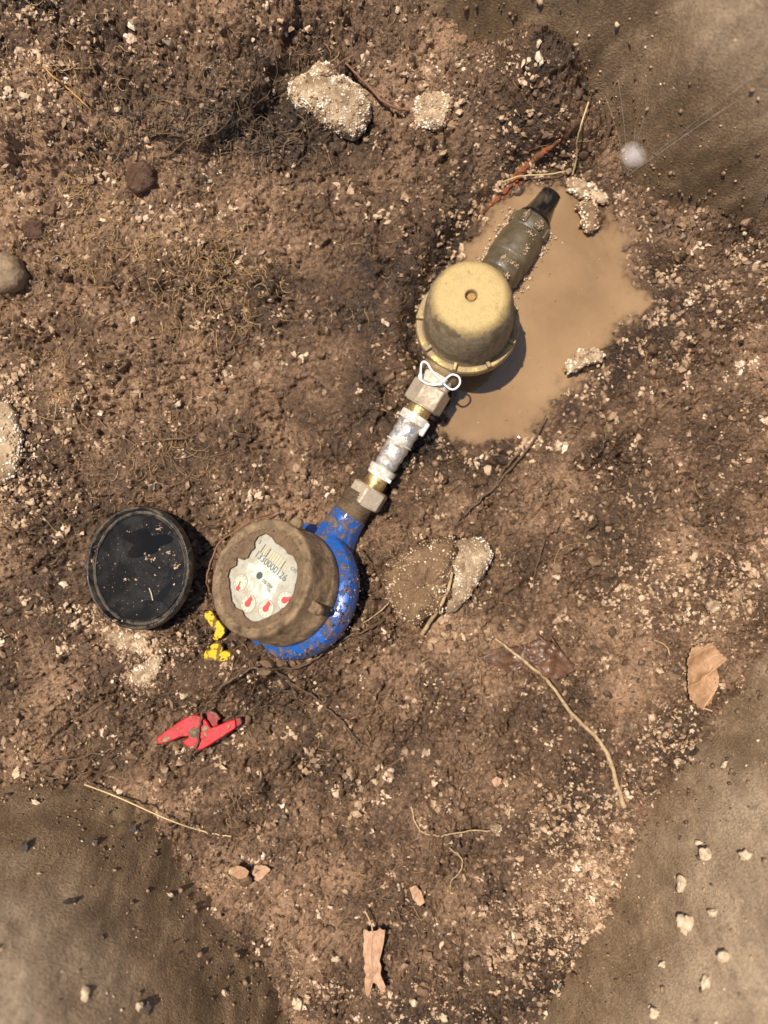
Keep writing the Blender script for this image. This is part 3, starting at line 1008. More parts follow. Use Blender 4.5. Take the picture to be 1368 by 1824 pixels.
bolt = MB().lathe([(0.0, 0.0), (0.0064, 0.0), (0.0066, 0.001), (0.0066, 0.016), (0.0060, 0.0172), (0.0040, 0.0166), (0.0, 0.0163)], 32).build('bolt', M_MUDCAKE, meter)
bolt.location = (0.014, -0.062, 0.006)
bolt.rotation_euler = (0, R(24), 0)

# ---- joint pipe between the meter and the regulator
pa, pb = W(645.6, 897, 0.012), W(772.8, 687.5, 0.020)
pipe = empty('joint_pipe', pa, (0, 0, 0), 'short silver joint pipe with brass nuts and white collars', 'pipe')
pipe.rotation_mode = 'QUATERNION'
dv = (pb - pa)
PL = dv.length
pipe.rotation_quaternion = dv.to_track_quat('Y', 'Z')


def hexnut(y0, y1, af, name, twist, mat, parent):
    rc = af / math.sqrt(3)
    poly = [(rc * math.cos(R(60 * k + twist)), rc * math.sin(R(60 * k + twist))) for k in range(6)]
    o = MB().prism(poly, y0, y1, along()).build(name, mat, parent, bevel=0.0011)
    MB().lathe([(rc * 0.80, y0 - 0.0008), (rc * 0.84, y0 - 0.0004), (rc * 0.84, y1 + 0.0004), (rc * 0.78, y1 + 0.0008), (0.006, y1 + 0.0008), (0.006, y0 - 0.0008), (rc * 0.80, y0 - 0.0008)], 40, along()).build('nut_face', mat, o)
    return o


k = PL / 1398.0 * 1.0      # metres per step of the enlarged look (5.7x)
hexnut(0.0, 0.0150, 0.0285, 'hex_nut', 22, M_NICKEL, pipe)
MB().lathe([(0.0090, 0.0150), (0.0092, 0.0160), (0.0092, 0.0262), (0.0075, 0.0262)], 40, along()).build('brass_neck', M_BRASS, pipe)
MB().lathe([(0.0085, 0.0255), (0.0106, 0.0256), (0.0108, 0.0262), (0.0108, 0.0298), (0.0114, 0.0300), (0.0115, 0.0306), (0.0115, 0.0340), (0.0110, 0.0344), (0.0085, 0.0344)], 48, along()).build('collar', M_WHITE, pipe)
MB().box((0.0085, 0.0272, 0.0070), (0.005, 0.003, 0.004)).build('clip', M_WHITE, pipe, bevel=0.0006)
prof = [(0.0086, 0.0340), (0.0092, 0.0365)]
for q in np.linspace(0, 1, 26):
    prof.append((0.0093 + 0.0014 * math.sin(q * math.pi * 0.5) + 0.00035 * math.sin(q * 34), 0.0366 + q * 0.0400))
prof += [(0.0098, 0.0785), (0.0080, 0.0785)]
MB().lathe(prof, 48, along()).build('sleeve', M_STEEL, pipe, ang=60)
MB().lathe([(0.0095, 0.0570), (0.0114, 0.0572), (0.0116, 0.0577), (0.0114, 0.0583), (0.0095, 0.0585)], 48, along()).build('ring', M_WHITE, pipe)
MB().lathe([(0.0095, 0.0775), (0.0122, 0.0776), (0.0124, 0.0782), (0.0124, 0.0842), (0.0120, 0.0846), (0.0090, 0.0846)], 48, along()).build('collar', M_WHITE, pipe)
MB().box((0.0118, 0.0775, 0.0035), (0.0042, 0.0120, 0.0060), Matrix.Rotation(R(0), 4, 'Z')).build('clip', M_WHITE, pipe, bevel=0.0012)
MB().lathe([(0.0090, 0.0840), (0.0098, 0.0845), (0.0098, 0.0935), (0.0085, 0.0935)], 40, along()).build('brass_neck', M_BRASS, pipe)
hexnut(0.0925, PL - 0.001, 0.0295, 'hex_nut', 8, M_NICKEL, pipe)
prt = [(0.0080, PL - 0.002)]
for q in range(9):
    prt += [(0.0125 + 0.0005 * (q % 2), PL - 0.0015 + q * 0.0016)]
prt += [(0.0080, PL + 0.012)]
MB().lathe(prt, 40, along()).build('thread_tape', M_TAPE, pipe, ang=60)

# ---- seal wire looped round the upper nut
wz = 0.0345
wp = [(860, 330, -.002), (852, 250, 0), (858, 165, 0.002), (885, 137, 0.003), (925, 165, 0.003), (962, 225, 0.003), (1040, 310, 0.003), (1110, 385, 0.001), (1165, 420, 0), (1215, 405, 0),
      (1250, 355, 0.001), (1238, 295, 0.002), (1175, 268, 0.003), (1120, 300, 0.0035), (1070, 348, 0.004), (1010, 372, 0.003), (930, 366, 0.002), (870, 335, 0.002), (835, 295, 0.001), (845, 262, -.001)]
pts = [W(600 + a / 5.7, 620 + c_ / 5.7, wz + d_) for a, c_, d_ in wp]
tv, tf = tube_np(catmull(pts, 6), np.full((len(pts) - 1) * 6 + 1, 0.00085), 8)
link('seal_wire', np_mesh('seal_wire', tv, tf), M_WIRE, label='thin white wire looped around the upper hex nut', cat='wire')

# ---- pressure regulator
reg_o = empty('pressure_regulator', Vector((0.0672, 0.1480, 0.018)), (0, 0, 0), 'golden brass pressure regulator with a domed cap', 'regulator')
reg_o.rotation_mode = 'QUATERNION'
reg_o.rotation_quaternion = (Matrix.Rotation(R(-7), 3, 'X') @ Matrix.Rotation(R(-3), 3, 'Y')).to_quaternion()

t = NT('brass_cap')
sepz = t.n('ShaderNodeSeparateXYZ', {'Vector': t.co()}).outputs['Z']
n1 = t.noise(70, 8, 0.68, 2.0)
hz = t.math('ADD', t.math('MULTIPLY', t.math('SUBTRACT', 0.0712, sepz), 80.0), t.math('MULTIPLY', t.math('SUBTRACT', n1, 0.5), 2.4))
dirt = t.ramp(hz, [(0.10, 0.0), (0.34, 0.9), (1.0, 0.85)])
gold = t.mix(t.ramp(t.noise(1700, 2), [(0.35, 0.0), (0.65, 1.0)]), (0.38, 0.265, 0.095), (0.58, 0.43, 0.19))
dustc = t.mix(t.ramp(t.noise(300, 8, 0.8, 4.0), [(0.36, 0.0), (0.64, 1.0)]), (0.115, 0.082, 0.044), (0.42, 0.33, 0.215))
wetp = t.ramp(t.noise(46, 4, 0.5, 9.0), [(0.55, 0.0), (0.59, 1.0)])
dustc = t.mix(t.math('MULTIPLY', wetp, 0.75), dustc, (0.105, 0.072, 0.034))
stain = t.ramp(t.noise(120, 7, 0.7, 12.0), [(0.52, 0.0), (0.68, 0.55)])
gold = t.mix(stain, gold, (0.30, 0.215, 0.10))
mps = t.n('ShaderNodeMapping', {'Vector': t.co(), 'Rotation': (0, 0, 0.7), 'Scale': (1.0, 0.06, 1.0)})
scr_ = t.n('ShaderNodeTexNoise', {'Vector': mps.outputs[0], 'Scale': 900, 'Detail': 3, 'Roughness': 0.6}).outputs['Fac']
gold = t.mix(t.ramp(scr_, [(0.66, 0.0), (0.72, 0.5)]), gold, (0.75, 0.62, 0.36))
t.set(color=t.mix(dirt, gold, dustc), rough=t.math('ADD', 0.52, t.math('MULTIPLY', dirt, 0.2)), metal=t.math('MULTIPLY', t.math('SUBTRACT', 1.0, dirt), 0.22),
      normal=t.bump(t.math('ADD', t.noise(2600, 2), t.math('MULTIPLY', dirt, t.math('MULTIPLY', t.noise(500, 6, 0.75), 2.0))), 0.0005, 0.9))
M_CAP = t.m
M_FLANGE = mat_muddy('brass_flange', (0.48, 0.34, 0.13), 0.42, 0.45, 0.52, 110, 12.0, mudcol=(0.26, 0.19, 0.105), soft=0.08, bump=0.0004)
M_BODYB = mat_muddy('dirty_brass_body', (0.30, 0.21, 0.09), 0.42, 0.5, 0.55, 80, 13.0, mudcol=(0.20, 0.14, 0.08), soft=0.1)

YM = Matrix.Rotation(YAW, 4, 'Z')
MB().lathe([(0.0, -0.026), (0.022, -0.024), (0.032, -0.014), (0.0355, -0.002), (0.0362, 0.008), (0.0, 0.008)], 64).build('valve_body', M_BODYB, reg_o)
MB().lathe([(0.0165, -0.030), (0.0165, -0.044), (0.0150, -0.046), (0.010, -0.046)], 48, YM @ along(z=-0.002)).build('inlet_stub', M_BODYB, reg_o)
MB().lathe([(0.0165, 0.030), (0.0165, 0.042), (0.0150, 0.044), (0.010, 0.044)], 48, YM @ along(z=-0.010)).build('outlet_stub', M_BODYB, reg_o)
fl = MB().lathe([(0.0340, 0.0070), (0.0405, 0.0072), (0.0412, 0.0080), (0.0412, 0.0150), (0.0404, 0.0166), (0.0385, 0.0172), (0.0362, 0.0168), (0.0350, 0.0160), (0.0340, 0.0160)], 96).build('flange', M_FLANGE, reg_o, ang=45)
for k in range(9):
    Mx = Matrix.Rotation(R(40 * k - 66), 4, 'Z')
    MB().box((0.0375, 0, 0.0180), (0.0072, 0.0030, 0.0070), Mx).build('rib', M_FLANGE, fl, bevel=0.0008)
cap = MB().lathe([(0.0362, 0.0150), (0.0362, 0.0170), (0.0352, 0.0190), (0.0350, 0.0260), (0.0344, 0.0390), (0.0334, 0.0500), (0.0320, 0.0585), (0.0304, 0.0645), (0.0287, 0.0688), (0.0268, 0.0715), (0.0246, 0.0731), (0.0222, 0.0737),
                  (0.0150, 0.0740), (0.0062, 0.0742), (0.0050, 0.0742), (0.0046, 0.0738), (0.0043, 0.0715), (0.0038, 0.0680), (0.0, 0.0680)], 96).build('cap', M_CAP, reg_o, ang=55)
MB().prism([(0.0033 * math.cos(R(60 * k)), 0.0033 * math.sin(R(60 * k))) for k in range(6)], 0.0682, 0.0712).build('adjusting_screw', mat_plain('old_gold_screw', (0.22, 0.12, 0.03), 0.4, 0.5, var=0.5, scale=700), cap)

# ---- black compression fitting, half sunk in the puddle
M_OLIVE = mat_muddy('dark_wet_plastic', (0.072, 0.056, 0.031), 0.30, 0.0, 0.40, 60, 14.0, mudcol=(0.135, 0.100, 0.056), soft=0.16, bump=0.0005, coat=0.15)
M_BLACK = mat_muddy('black_plastic', (0.006, 0.006, 0.007), 0.20, 0.0, 0.2, 60, 15.0, mudcol=(0.08, 0.06, 0.035), soft=0.12, bump=0.0003, coat=0.3)
fa, fb = W(873, 512, -0.001), W(965, 372, -0.0150)
fit = empty('compression_fitting', fa, (0, 0, 0), 'dark plastic pipe fitting half sunk in the muddy puddle', 'pipe fitting')
fit.rotation_mode = 'QUATERNION'
fv = fb - fa
FL_ = fv.length
fit.rotation_quaternion = fv.to_track_quat('Y', 'Z')
MB().lathe([(0.010, -0.004), (0.0150, -0.004), (0.0155, 0.0), (0.0155, 0.010), (0.0172, 0.012), (0.0178, 0.0130), (0.0178, 0.0235), (0.0172, 0.0245), (0.0172, 0.0260), (0.0188, 0.0275), (0.0190, 0.029),
            (0.0188, 0.046), (0.0180, 0.052), (0.0172, 0.0550), (0.010, 0.0550)], 72, along()).build('barrel', M_OLIVE, fit, ang=40)
col_ = MB().lathe([(0.010, 0.0545), (0.0168, 0.0547), (0.0172, 0.0555), (0.0172, 0.0680), (0.0164, 0.0695), (0.010, 0.0695)], 72, along()).build('clamp_nut', M_OLIVE, fit, ang=40)
for k in range(8):
    Mx = Matrix.Rotation(R(45 * k + 20), 4, 'Y')
    MB().box((0.0, 0.0622, 0.0172), (0.0068, 0.0100, 0.0030), Mx).build('grip_lug', M_OLIVE, col_, bevel=0.0008)
MB().lathe([(0.008, 0.0690), (0.0150, 0.0692), (0.0154, 0.0700), (0.0150, 0.0735), (0.0128, 0.0760), (0.0104, 0.0880), (0.0100, 0.100), (0.006, 0.100)], 48, along()).build('hose_tail', M_BLACK, fit, ang=40)
# wet grit washed up along both flanks of the fitting
gc, gr, gt = [], [], []
ys_ = Vector((fv.x, fv.y, 0)).normalized()
xs_ = Vector((ys_.y, -ys_.x, 0))
for k in range(620):
    side = random.choice((-1, 1))
    q = random.random() * 0.070
    rad = 0.0176 if q > 0.012 else 0.0158
    c_ = fa + ys_ * q + xs_ * side * (rad + random.expovariate(1 / 0.0020) - 0.0008)
    gc.append((c_.x, c_.y, WL + 0.0006 + random.uniform(-0.0005, 0.0014)))
    gr.append(random.uniform(0.0006, 0.0016))
    gt.append(random.random())
link('shore_grit', grains_mesh('shore_grit', np.array(gc), np.array(gr), np.array(gt)), M_PALE, kind='stuff', label='wet pale grit floating along both sides of the dark fitting')
for (q, ang, wd, ln) in ((0.020, -12, 0.0030, 0.0050), (0.021, 20, 0.0050, 0.0030), (0.036, 26, 0.0026, 0.0062), (0.050, 12, 0.0040, 0.0026), (0.062, 22, 0.0040, 0.0056), (0.063, -24, 0.0022, 0.0060), (0.008, 22, 0.0030, 0.0040)):
    gcc = []
    rr = 0.0193 if 0.026 < q < 0.053 else 0.0181
    if q > 0.054:
        rr = 0.0190
    for _ in range(26):
        a = R(ang) + random.gauss(0, wd / rr / 2.2)
        gcc.append((rr * math.sin(a), q + random.gauss(0, ln / 2.4), rr * math.cos(a) - 0.0002))
    link('grit_patch', grains_mesh('grit_patch', np.array(gcc), np.random.default_rng(3).uniform(0.0004, 0.0010, 26), np.random.default_rng(4).random(26) * 0.7), M_PALE, fit, kind='stuff')

# ================================================================== black lid
lid = empty('meter_lid', Vector((-0.1950, -0.0445, 0.0290)), (R(-4), R(-20), 0), 'round black plastic lid lying upside down beside the meter', 'lid')
M_LID = mat_muddy('black_lid_plastic', (0.0060, 0.0058, 0.0060), 0.30, 0.0, 0.42, 30, 16.0, mudcol=(0.012, 0.011, 0.010), soft=0.10, spec=0.25, bump=0.0003, coat=0.0)
M_LIDR = mat_muddy('black_lid_rim', (0.010, 0.010, 0.011), 0.30, 0.0, 0.40, 110, 17.0, mudcol=(0.110, 0.080, 0.048), soft=0.12, bump=0.0005)
MB().lathe([(0.0, 0.0), (0.0420, 0.0)], 96).build('inner_face', M_LID, lid)
MB().lathe([(0.0420, -0.0002), (0.0420, 0.0013), (0.0426, 0.0018), (0.0432, 0.0013), (0.0434, 0.0002), (0.0454, 0.0002), (0.0458, 0.0018), (0.0464, 0.0044), (0.0470, 0.0052), (0.0479, 0.0053), (0.0486, 0.0048),
            (0.0489, 0.0036), (0.0494, 0.0004), (0.0492, -0.0014), (0.0480, -0.0024), (0.0, -0.0030)], 120).build('rim', M_LIDR, lid, ang=50)
MB().box((-0.0515, 0.006, 0.000), (0.008, 0.009, 0.004)).lathe([(0.0, -0.0055), (0.0028, -0.0055), (0.0028, 0.0055), (0.0, 0.0055)], 20, Matrix.Translation((-0.0548, 0.006, 0.0005)) @ ALONG).build(
    'hinge_tab', mat_muddy('grey_worn_hinge', (0.13, 0.13, 0.14), 0.35, 0.1, 0.5, 200, 33.0, soft=0.1), lid, bevel=0.001)
lc, lr, lt = [], [], []
for k in range(170):
    a, r_ = random.uniform(0, 6.283), 0.0400 * math.sqrt(random.random())
    q = min(0.0011, 0.00028 * math.exp(random.gauss(0, 0.55)))
    lc.append((r_ * math.cos(a), r_ * math.sin(a), 0.2 * q))
    lr.append(q)
    lt.append(random.random())
for (px_, py_, n_) in ((545 / 5.07, 610, 14), (0, 0, 0)):
    pass
for (cx_, cy_, n_, sp_) in ((0.008, 0.008, 16, 0.004), (-0.013, -0.010, 8, 0.0026), (-0.003, -0.010, 5, 0.0012), (0.028, 0.012, 14, 0.003), (0.034, 0.002, 14, 0.003), (0.016, 0.031, 8, 0.0022), (-0.019, -0.043, 16, 0.004)):
    for k in range(n_):
        q = random.uniform(0.0004, 0.0012)
        lc.append((cx_ + random.gauss(0, sp_), cy_ + random.gauss(0, sp_ * 0.4), 0.0003 if math.hypot(cx_, cy_) < 0.040 else 0.0048))
        lr.append(q)
        lt.append(random.random() * 0.8)
link('grit_specks', grains_mesh('grit_specks', np.array(lc), np.array(lr), np.array(lt)), M_PALE, lid, kind='stuff')
t = NT('water_film')
t.set(color=(0.006, 0.006, 0.006), rough=0.1, spec=0.2)
rr_ = [(0.0165 + 0.004 * math.sin(3 * a + 1) + 0.003 * math.sin(5 * a)) for a in np.linspace(0, 6.283, 60, endpoint=False)]
wf = MB().prism([(0.004 + 1.15 * r_ * math.cos(a), 0.020 + 0.62 * r_ * math.sin(a)) for r_, a in zip(rr_, np.linspace(0, 6.283, 60, endpoint=False))], 0.0001, 0.0006).build('water_film', t.m, lid, bevel=0.0003)
scr = [Vector((0.010, -0.016, 0.0006)), Vector((0.0125, -0.020, 0.0012)), Vector((0.0138, -0.0255, 0.0006))]
tv, tf = tube_np(catmull(scr, 6), np.full(13, 0.0006), 5)
link('root_scrap', np_mesh('root_scrap', tv, tf), mat_plain('pale_root_scrap', (0.42, 0.34, 0.20), 0.5), lid)

# ================================================================== red tap handle
HPX = lambda a, c_, z: W(260 + a / 5.262, 1100 + c_ / 5.262, z)
hz0 = G(355, 1305).z + 0.018
M_RED = mat_muddy('red_enamel', (0.52, 0.006, 0.014), 0.42, 0.0, 0.36, 130, 18.0, mudcol=(0.26, 0.17, 0.10), soft=0.03, bump=0.0004, coat=0.15)
M_RED2 = mat_muddy('dark_red_enamel', (0.26, 0.006, 0.010), 0.40, 0.0, 0.30, 90, 19.0, mudcol=(0.20, 0.12, 0.07), soft=0.06, bump=0.0004)
ho = HPX(450, 1080, hz0)
hand = empty('tap_handle', ho, (0, 0, 0), 'red butterfly tap handle crossed by a thin root', 'tap handle')


def hpoly(pts):
    return [tuple((HPX(a, c_, hz0) - ho)[:2]) for a, c_ in pts]


def smooth_poly(pts, per=3):
    p = [Vector((a, c_, 0)) for a, c_ in pts]
    out = []
    n = len(p)
    for i in range(n):
        for k in range(per):
            t_ = k / per
            p0, p1, p2, p3 = p[i - 1], p[i], p[(i + 1) % n], p[(i + 2) % n]
            out.append(0.5 * (2 * p1 + (p2 - p0) * t_ + (2 * p0 - 5 * p1 + 4 * p2 - p3) * t_ * t_ + (3 * p1 - 3 * p2 + p3 - p0) * t_ ** 3))
    return [(q.x, q.y) for q in out]


plate = hpoly([(100, 1128), (150, 1092), (220, 1040), (300, 985), (370, 940), (430, 918), (470, 914), (520, 930), (562, 965), (588, 1005), (606, 1040), (660, 1020), (740, 985), (835, 955),
               (842, 1005), (840, 1038), (770, 1085), (690, 1135), (600, 1195), (530, 1235), (470, 1246), (420, 1238), (380, 1210), (336, 1160), (400, 1130), (395, 1112), (318, 1122), (230, 1160), (150, 1188), (108, 1186)])
MB().prism(plate, -0.0035, 0.0).build('plate', M_RED, hand, bevel=0.0008)
w1 = hpoly([(832, 955), (880, 942), (896, 985), (890, 1010), (842, 1038)])
MB().prism(w1, -0.0062, -0.0018).build('wing_tip', M_RED2, hand, bevel=0.0008)
arc = hpoly([(540, 935), (560, 905), (595, 890), (640, 905), (675, 940), (692, 966), (662, 980), (658, 1000), (668, 1022), (610, 1042), (580, 1000)])
MB().prism(arc, -0.0090, -0.0046).build('stop_cam', M_RED2, hand, bevel=0.0006)
# the skirts below the wings
for q in ([(108, 1186), (150, 1188), (230, 1160), (318, 1122), (318, 1134), (230, 1172), (150, 1198), (110, 1196)], [(470, 1246), (530, 1235), (600, 1195), (690, 1135), (840, 1038), (842, 1050), (700, 1145), (600, 1207), (520, 1250)]):
    MB().prism(hpoly(q), -0.0085, -0.0030).build('skirt', M_RED2, hand, bevel=0.0004)
MB().lathe([(0.0, 0.0022), (0.0016, 0.0023), (0.0028, 0.0018), (0.0030, 0.0010), (0.0042, 0.0008), (0.0044, 0.0), (0.0, -0.002)], 28).build('screw', M_THREAD, hand)
MB().lathe([(0.0055, -0.004), (0.0055, -0.030), (0.0, -0.030)], 24).build('spindle', M_THREAD, hand)

# ================================================================== yellow scraps
M_YEL = mat_muddy('yellow_plastic', (0.62, 0.40, 0.003), 0.4, 0.0, 0.38, 170, 20.0, soft=0.03, bump=0.0010)


def scrap(pts, label, tilt, dz):
    px = [(260 + a / 5.262, 1100 + c_ / 5.262) for a, c_ in pts]
    cx_, cy_ = np.mean([p[0] for p in px]), np.mean([p[1] for p in px])
    c = G(cx_, cy_, dz)
    poly = [tuple((W(a, c_, c.z) - c)[:2]) for a, c_ in px]
    sp_ = smooth_poly(poly, 4)
    sp_ = [(x_ + 0.00028 * math.sin(i_ * 2.1), y_ + 0.00028 * math.cos(i_ * 2.9)) for i_, (x_, y_) in enumerate(sp_)]
    o = MB().prism(sp_, -0.003, 0.0006).build('yellow_scrap', M_YEL, None, bevel=0.0003, label=label, cat='plastic scrap')
    o.location = c
    o.rotation_euler = tilt
    return o


scrap([(545, -10), (560, -55), (610, -60), (650, -5), (700, 45), (750, 115), (722, 172), (668, 210), (632, 196), (648, 140), (618, 85), (580, 40)], 'yellow plastic strip poking out under the meter rim', (0, R(-14), 0), 0.0085)
scrap([(545, 340), (570, 305), (600, 300), (610, 262), (660, 240), (715, 258), (720, 300), (700, 325), (740, 312), (790, 325), (795, 360), (770, 385), (762, 412), (700, 408), (640, 398), (590, 405), (545, 388)],
      'yellow plastic piece with ragged edges half buried in mud', (R(6), R(-8), 0), 0.0060)

# ================================================================== stones and lumps
M_STONE_MUD = mat_muddy('muddy_stone', (0.29, 0.185, 0.102), 0.55, 0.0, 0.46, 90, 21.0, mudcol=(0.17, 0.105, 0.056), soft=0.15, bump=0.0024, spec=0.15)
M_STONE_PALE = mat_muddy('pale_stone', (0.52, 0.385, 0.245), 0.6, 0.0, 0.48, 75, 22.0, mudcol=(0.20, 0.13, 0.07), soft=0.12, bump=0.0014, spec=0.3)
M_STONE_RED = mat_muddy('reddish_stone', (0.105, 0.042, 0.028), 0.5, 0.0, 0.52, 130, 23.0, mudcol=(0.15, 0.095, 0.06), soft=0.14, bump=0.0022, spec=0.25)
M_STONE_GREY = mat_muddy('smooth_brown_stone', (0.19, 0.130, 0.075), 0.45, 0.0, 0.5, 60, 24.0, mudcol=(0.29, 0.205, 0.125), soft=0.18, bump=0.0016, spec=0.3)
M_WHITEGRIT = mat_grain('white_grit', [(0.0, (0.16, 0.10, 0.055)), (0.25, (0.36, 0.25, 0.14)), (0.6, (0.58, 0.44, 0.29)), (1.0, (0.80, 0.71, 0.57))], rough=0.5)


def stone(name, outline, h, mat, label, cat, seed, grains=0, gmask=None, gsize=(0.0008, 0.0016), sink=0.35, gmat=None, rough_h=0.0022, group=None, gt=0.68):
    """A stone whose plan follows the given outline (photo pixels) with a rounded, uneven top."""
    cx_ = np.mean([p[0] for p in outline])
    cy_ = np.mean([p[1] for p in outline])
    c = G(cx_, cy_)
    zt = c.z + h * 0.5
    poly = [tuple((W(a, b_, zt) - Vector((c.x, c.y, zt)))[:2]) for a, b_ in outline]
    nA, nR = 72, 16
    vs, fs = [], []
    rad = [ray_out(poly, (0, 0), 2 * math.pi * k / nA) for k in range(nA)]
    for j in range(nR + 1):
        ph = math.pi * (0.0005 + 0.97 * j / nR)
        for k in range(nA):
            a = 2 * math.pi * k / nA
            sx = math.sin(ph) ** 0.6
            cz = math.copysign(abs(math.cos(ph)) ** 0.75, math.cos(ph))
            vs.append([rad[k] * sx * math.cos(a), rad[k] * sx * math.sin(a), h * cz])
    vs = np.array(vs)
    nz = fbm(vs[:, 0] * 110 + vs[:, 2] * 70, vs[:, 1] * 110 - vs[:, 2] * 50, seed, 4)
    nrm = vs / (np.linalg.norm(vs, axis=1)[:, None] + 1e-9)
    vs = vs + nrm * (rough_h * nz + 0.4 * rough_h * fbm(vs[:, 0] * 420, vs[:, 1] * 420 + vs[:, 2] * 300, seed + 3, 2))[:, None]
    for j in range(nR):
        for k in range(nA):
            k2 = (k + 1) % nA
            fs.append((j * nA + k, (j + 1) * nA + k, (j + 1) * nA + k2, j * nA + k2))
    o = link(name, np_mesh(name, vs, np.array(fs)), mat, label=label, cat=cat, group=group)
    o.location = (c.x, c.y, c.z + h * (0.5 - sink))
    if grains:
        ng = grains * 4
        fj = rng.random(ng) ** 0.6 * nR * 0.58
        fk = rng.random(ng) * nA
        j0, k0 = fj.astype(int), fk.astype(int) % nA
        aj, ak = (fj - j0)[:, None], (fk - fk.astype(int))[:, None]
        g0 = vs[j0 * nA + k0] * (1 - ak) + vs[j0 * nA + (k0 + 1) % nA] * ak
        g1 = vs[(j0 + 1) * nA + k0] * (1 - ak) + vs[(j0 + 1) * nA + (k0 + 1) % nA] * ak
        pts = g0 * (1 - aj) + g1 * aj + rng.normal(size=(ng, 3)) * 0.0003
        if gmask is not None:
            u_ = 684 + (pts[:, 0] + c.x) / S
            v_ = 912 - (pts[:, 1] + c.y) / S
            pts = pts[gmask(u_, v_)]
        pts = pts[:grains]
        patch = fbm(pts[:, 0] * 130 + 3, pts[:, 1] * 130, seed + 31, 3)
        me = grains_mesh(name + '_crust', pts, np.clip(gsize[0] * 0.6 + (gsize[1] - gsize[0] * 0.6) * rng.random(len(pts)) ** 1.7, 0, 1), np.clip(gt - 0.08 + 0.95 * patch + 0.5 * (rng.random(len(pts)) - 0.5), 0, 1), jit=0.15, flat=(1, 0.92, 0.85))
        link('grain_crust', me, gmat or M_WHITEGRIT, o, kind='stuff')
    return o


stone('pale_rock', [(512, 170), (520, 142), (548, 132), (566, 112), (588, 116), (604, 138), (640, 152), (658, 176), (660, 206), (648, 232), (630, 246), (606, 238), (582, 222), (556, 206), (530, 196)], 0.014,
      M_STONE_PALE, 'large white gritty rock below the dark root twig near the top', 'rock', 601, 2300, None, (0.0006, 0.0013), sink=0.15)
stone('pale_rock', [(738, 210), (744, 178), (760, 162), (790, 160), (806, 178), (800, 204), (786, 226), (760, 230), (744, 226)], 0.007, M_STONE_PALE,
      'dull pinkish lump of grit at the end of the dark twig', 'rock', 602, 520, None, (0.0007, 0.0015), sink=0.45, gmat=M_PALE)
stone('muddy_rock', [(683, 1040), (700, 1004), (740, 972), (800, 956), (812, 964), (806, 1010), (800, 1052), (786, 1080), (768, 1092), (740, 1110), (712, 1100), (694, 1070)], 0.019,
      M_STONE_MUD, 'broad mud coated half of the split rock right of the meter', 'rock', 603, 1500,
      lambda u, v: (v > 1030 + 50 * np.sin(u / 17)) | (u > 765) | (rng.random(u.shape) < 0.3), (0.0006, 0.0013), sink=-0.02, gmat=M_PALE, gt=0.46, rough_h=0.0050)
stone('pale_rock', [(798, 1040), (804, 1000), (808, 966), (832, 956), (860, 960), (876, 984), (870, 1008), (850, 1036), (834, 1062), (816, 1086), (790, 1098), (794, 1074)], 0.015,
      M_STONE_PALE, 'white gritty half of the split rock right of the meter', 'rock', 604, 1300, lambda u, v: v < 1075, (0.0006, 0.0012), sink=0.22)
stone('reddish_stone', [(226, 312), (232, 292), (254, 286), (274, 298), (277, 320), (266, 340), (246, 346), (230, 334)], 0.009, M_STONE_RED, 'reddish brown stone stuck below the grey root mat', 'stone', 605, sink=0.35)
stone('reddish_stone', [(38, 410), (44, 394), (62, 388), (78, 396), (78, 420), (64, 432), (46, 428)], 0.007, M_STONE_RED, 'dull purple stone above the big round stone at the edge', 'stone', 606, sink=0.45)
stone('round_stone', [(-34, 486), (-20, 456), (8, 446), (30, 456), (41, 482), (34, 508), (8, 522), (-20, 514)], 0.014, M_STONE_GREY, 'smooth round brown stone cut off by the left edge', 'stone', 607, sink=0.5, rough_h=0.0012)
stone('pale_lump', [(232, 1212), (240, 1192), (262, 1178), (282, 1164), (292, 1174), (284, 1196), (268, 1216), (246, 1224)], 0.006, M_STONE_PALE, 'white crumbly lump below the black lid', 'lump', 608, 360, None, (0.0006, 0.0013), sink=0.3)
stone('pale_lump', [(172, 1128), (200, 1118), (250, 1128), (300, 1126), (312, 1138), (280, 1158), (236, 1164), (200, 1152)], 0.005, M_STONE_PALE, 'flat patch of pale grit against the lower edge of the lid', 'lump', 609, 460, None, (0.0006, 0.0014), sink=0.45, gmat=M_PALE)
stone('pale_lump', [(382, 392), (390, 378), (406, 374), (418, 384), (414, 398), (396, 402)], 0.004, M_STONE_PALE, 'small white lump beside the orange root tuft', 'lump', 610, 60, None, (0.0005, 0.0011))
stone('pale_lump', [(260, 860), (270, 850), (286, 852), (294, 864), (280, 872), (266, 870)], 0.004, M_STONE_PALE, 'small pale lump above the black lid', 'lump', 611, 90, None, (0.0005, 0.0012))
stone('pale_lump', [(-30, 770), (-20, 722), (12, 716), (32, 748), (38, 790), (30, 836), (4, 866), (-30, 850)], 0.007, M_STONE_PALE, 'white crumbly patch at the left edge above the lid', 'lump', 612, 700, None, (0.0007, 0.0016), sink=0.35)
stone('pale_lump', [(1003, 655), (1016, 636), (1034, 622), (1060, 620), (1076, 632), (1070, 646), (1044, 648), (1028, 660), (1012, 664)], 0.006, M_STONE_PALE, 'cluster of pale grit at the lower shore of the puddle', 'lump', 613, 300, None, (0.0008, 0.0018), sink=0.2, gmat=M_PALE)
stone('pale_lump', [(1024, 366), (1036, 358), (1058, 366), (1070, 384), (1064, 404), (1048, 414), (1032, 402), (1038, 386)], 0.005, M_STONE_MUD, 'muddy islet of grit in the puddle beside the dark fitting', 'lump', 614, 200, None, (0.0007, 0.0016), sink=0.2, gmat=M_PALE)
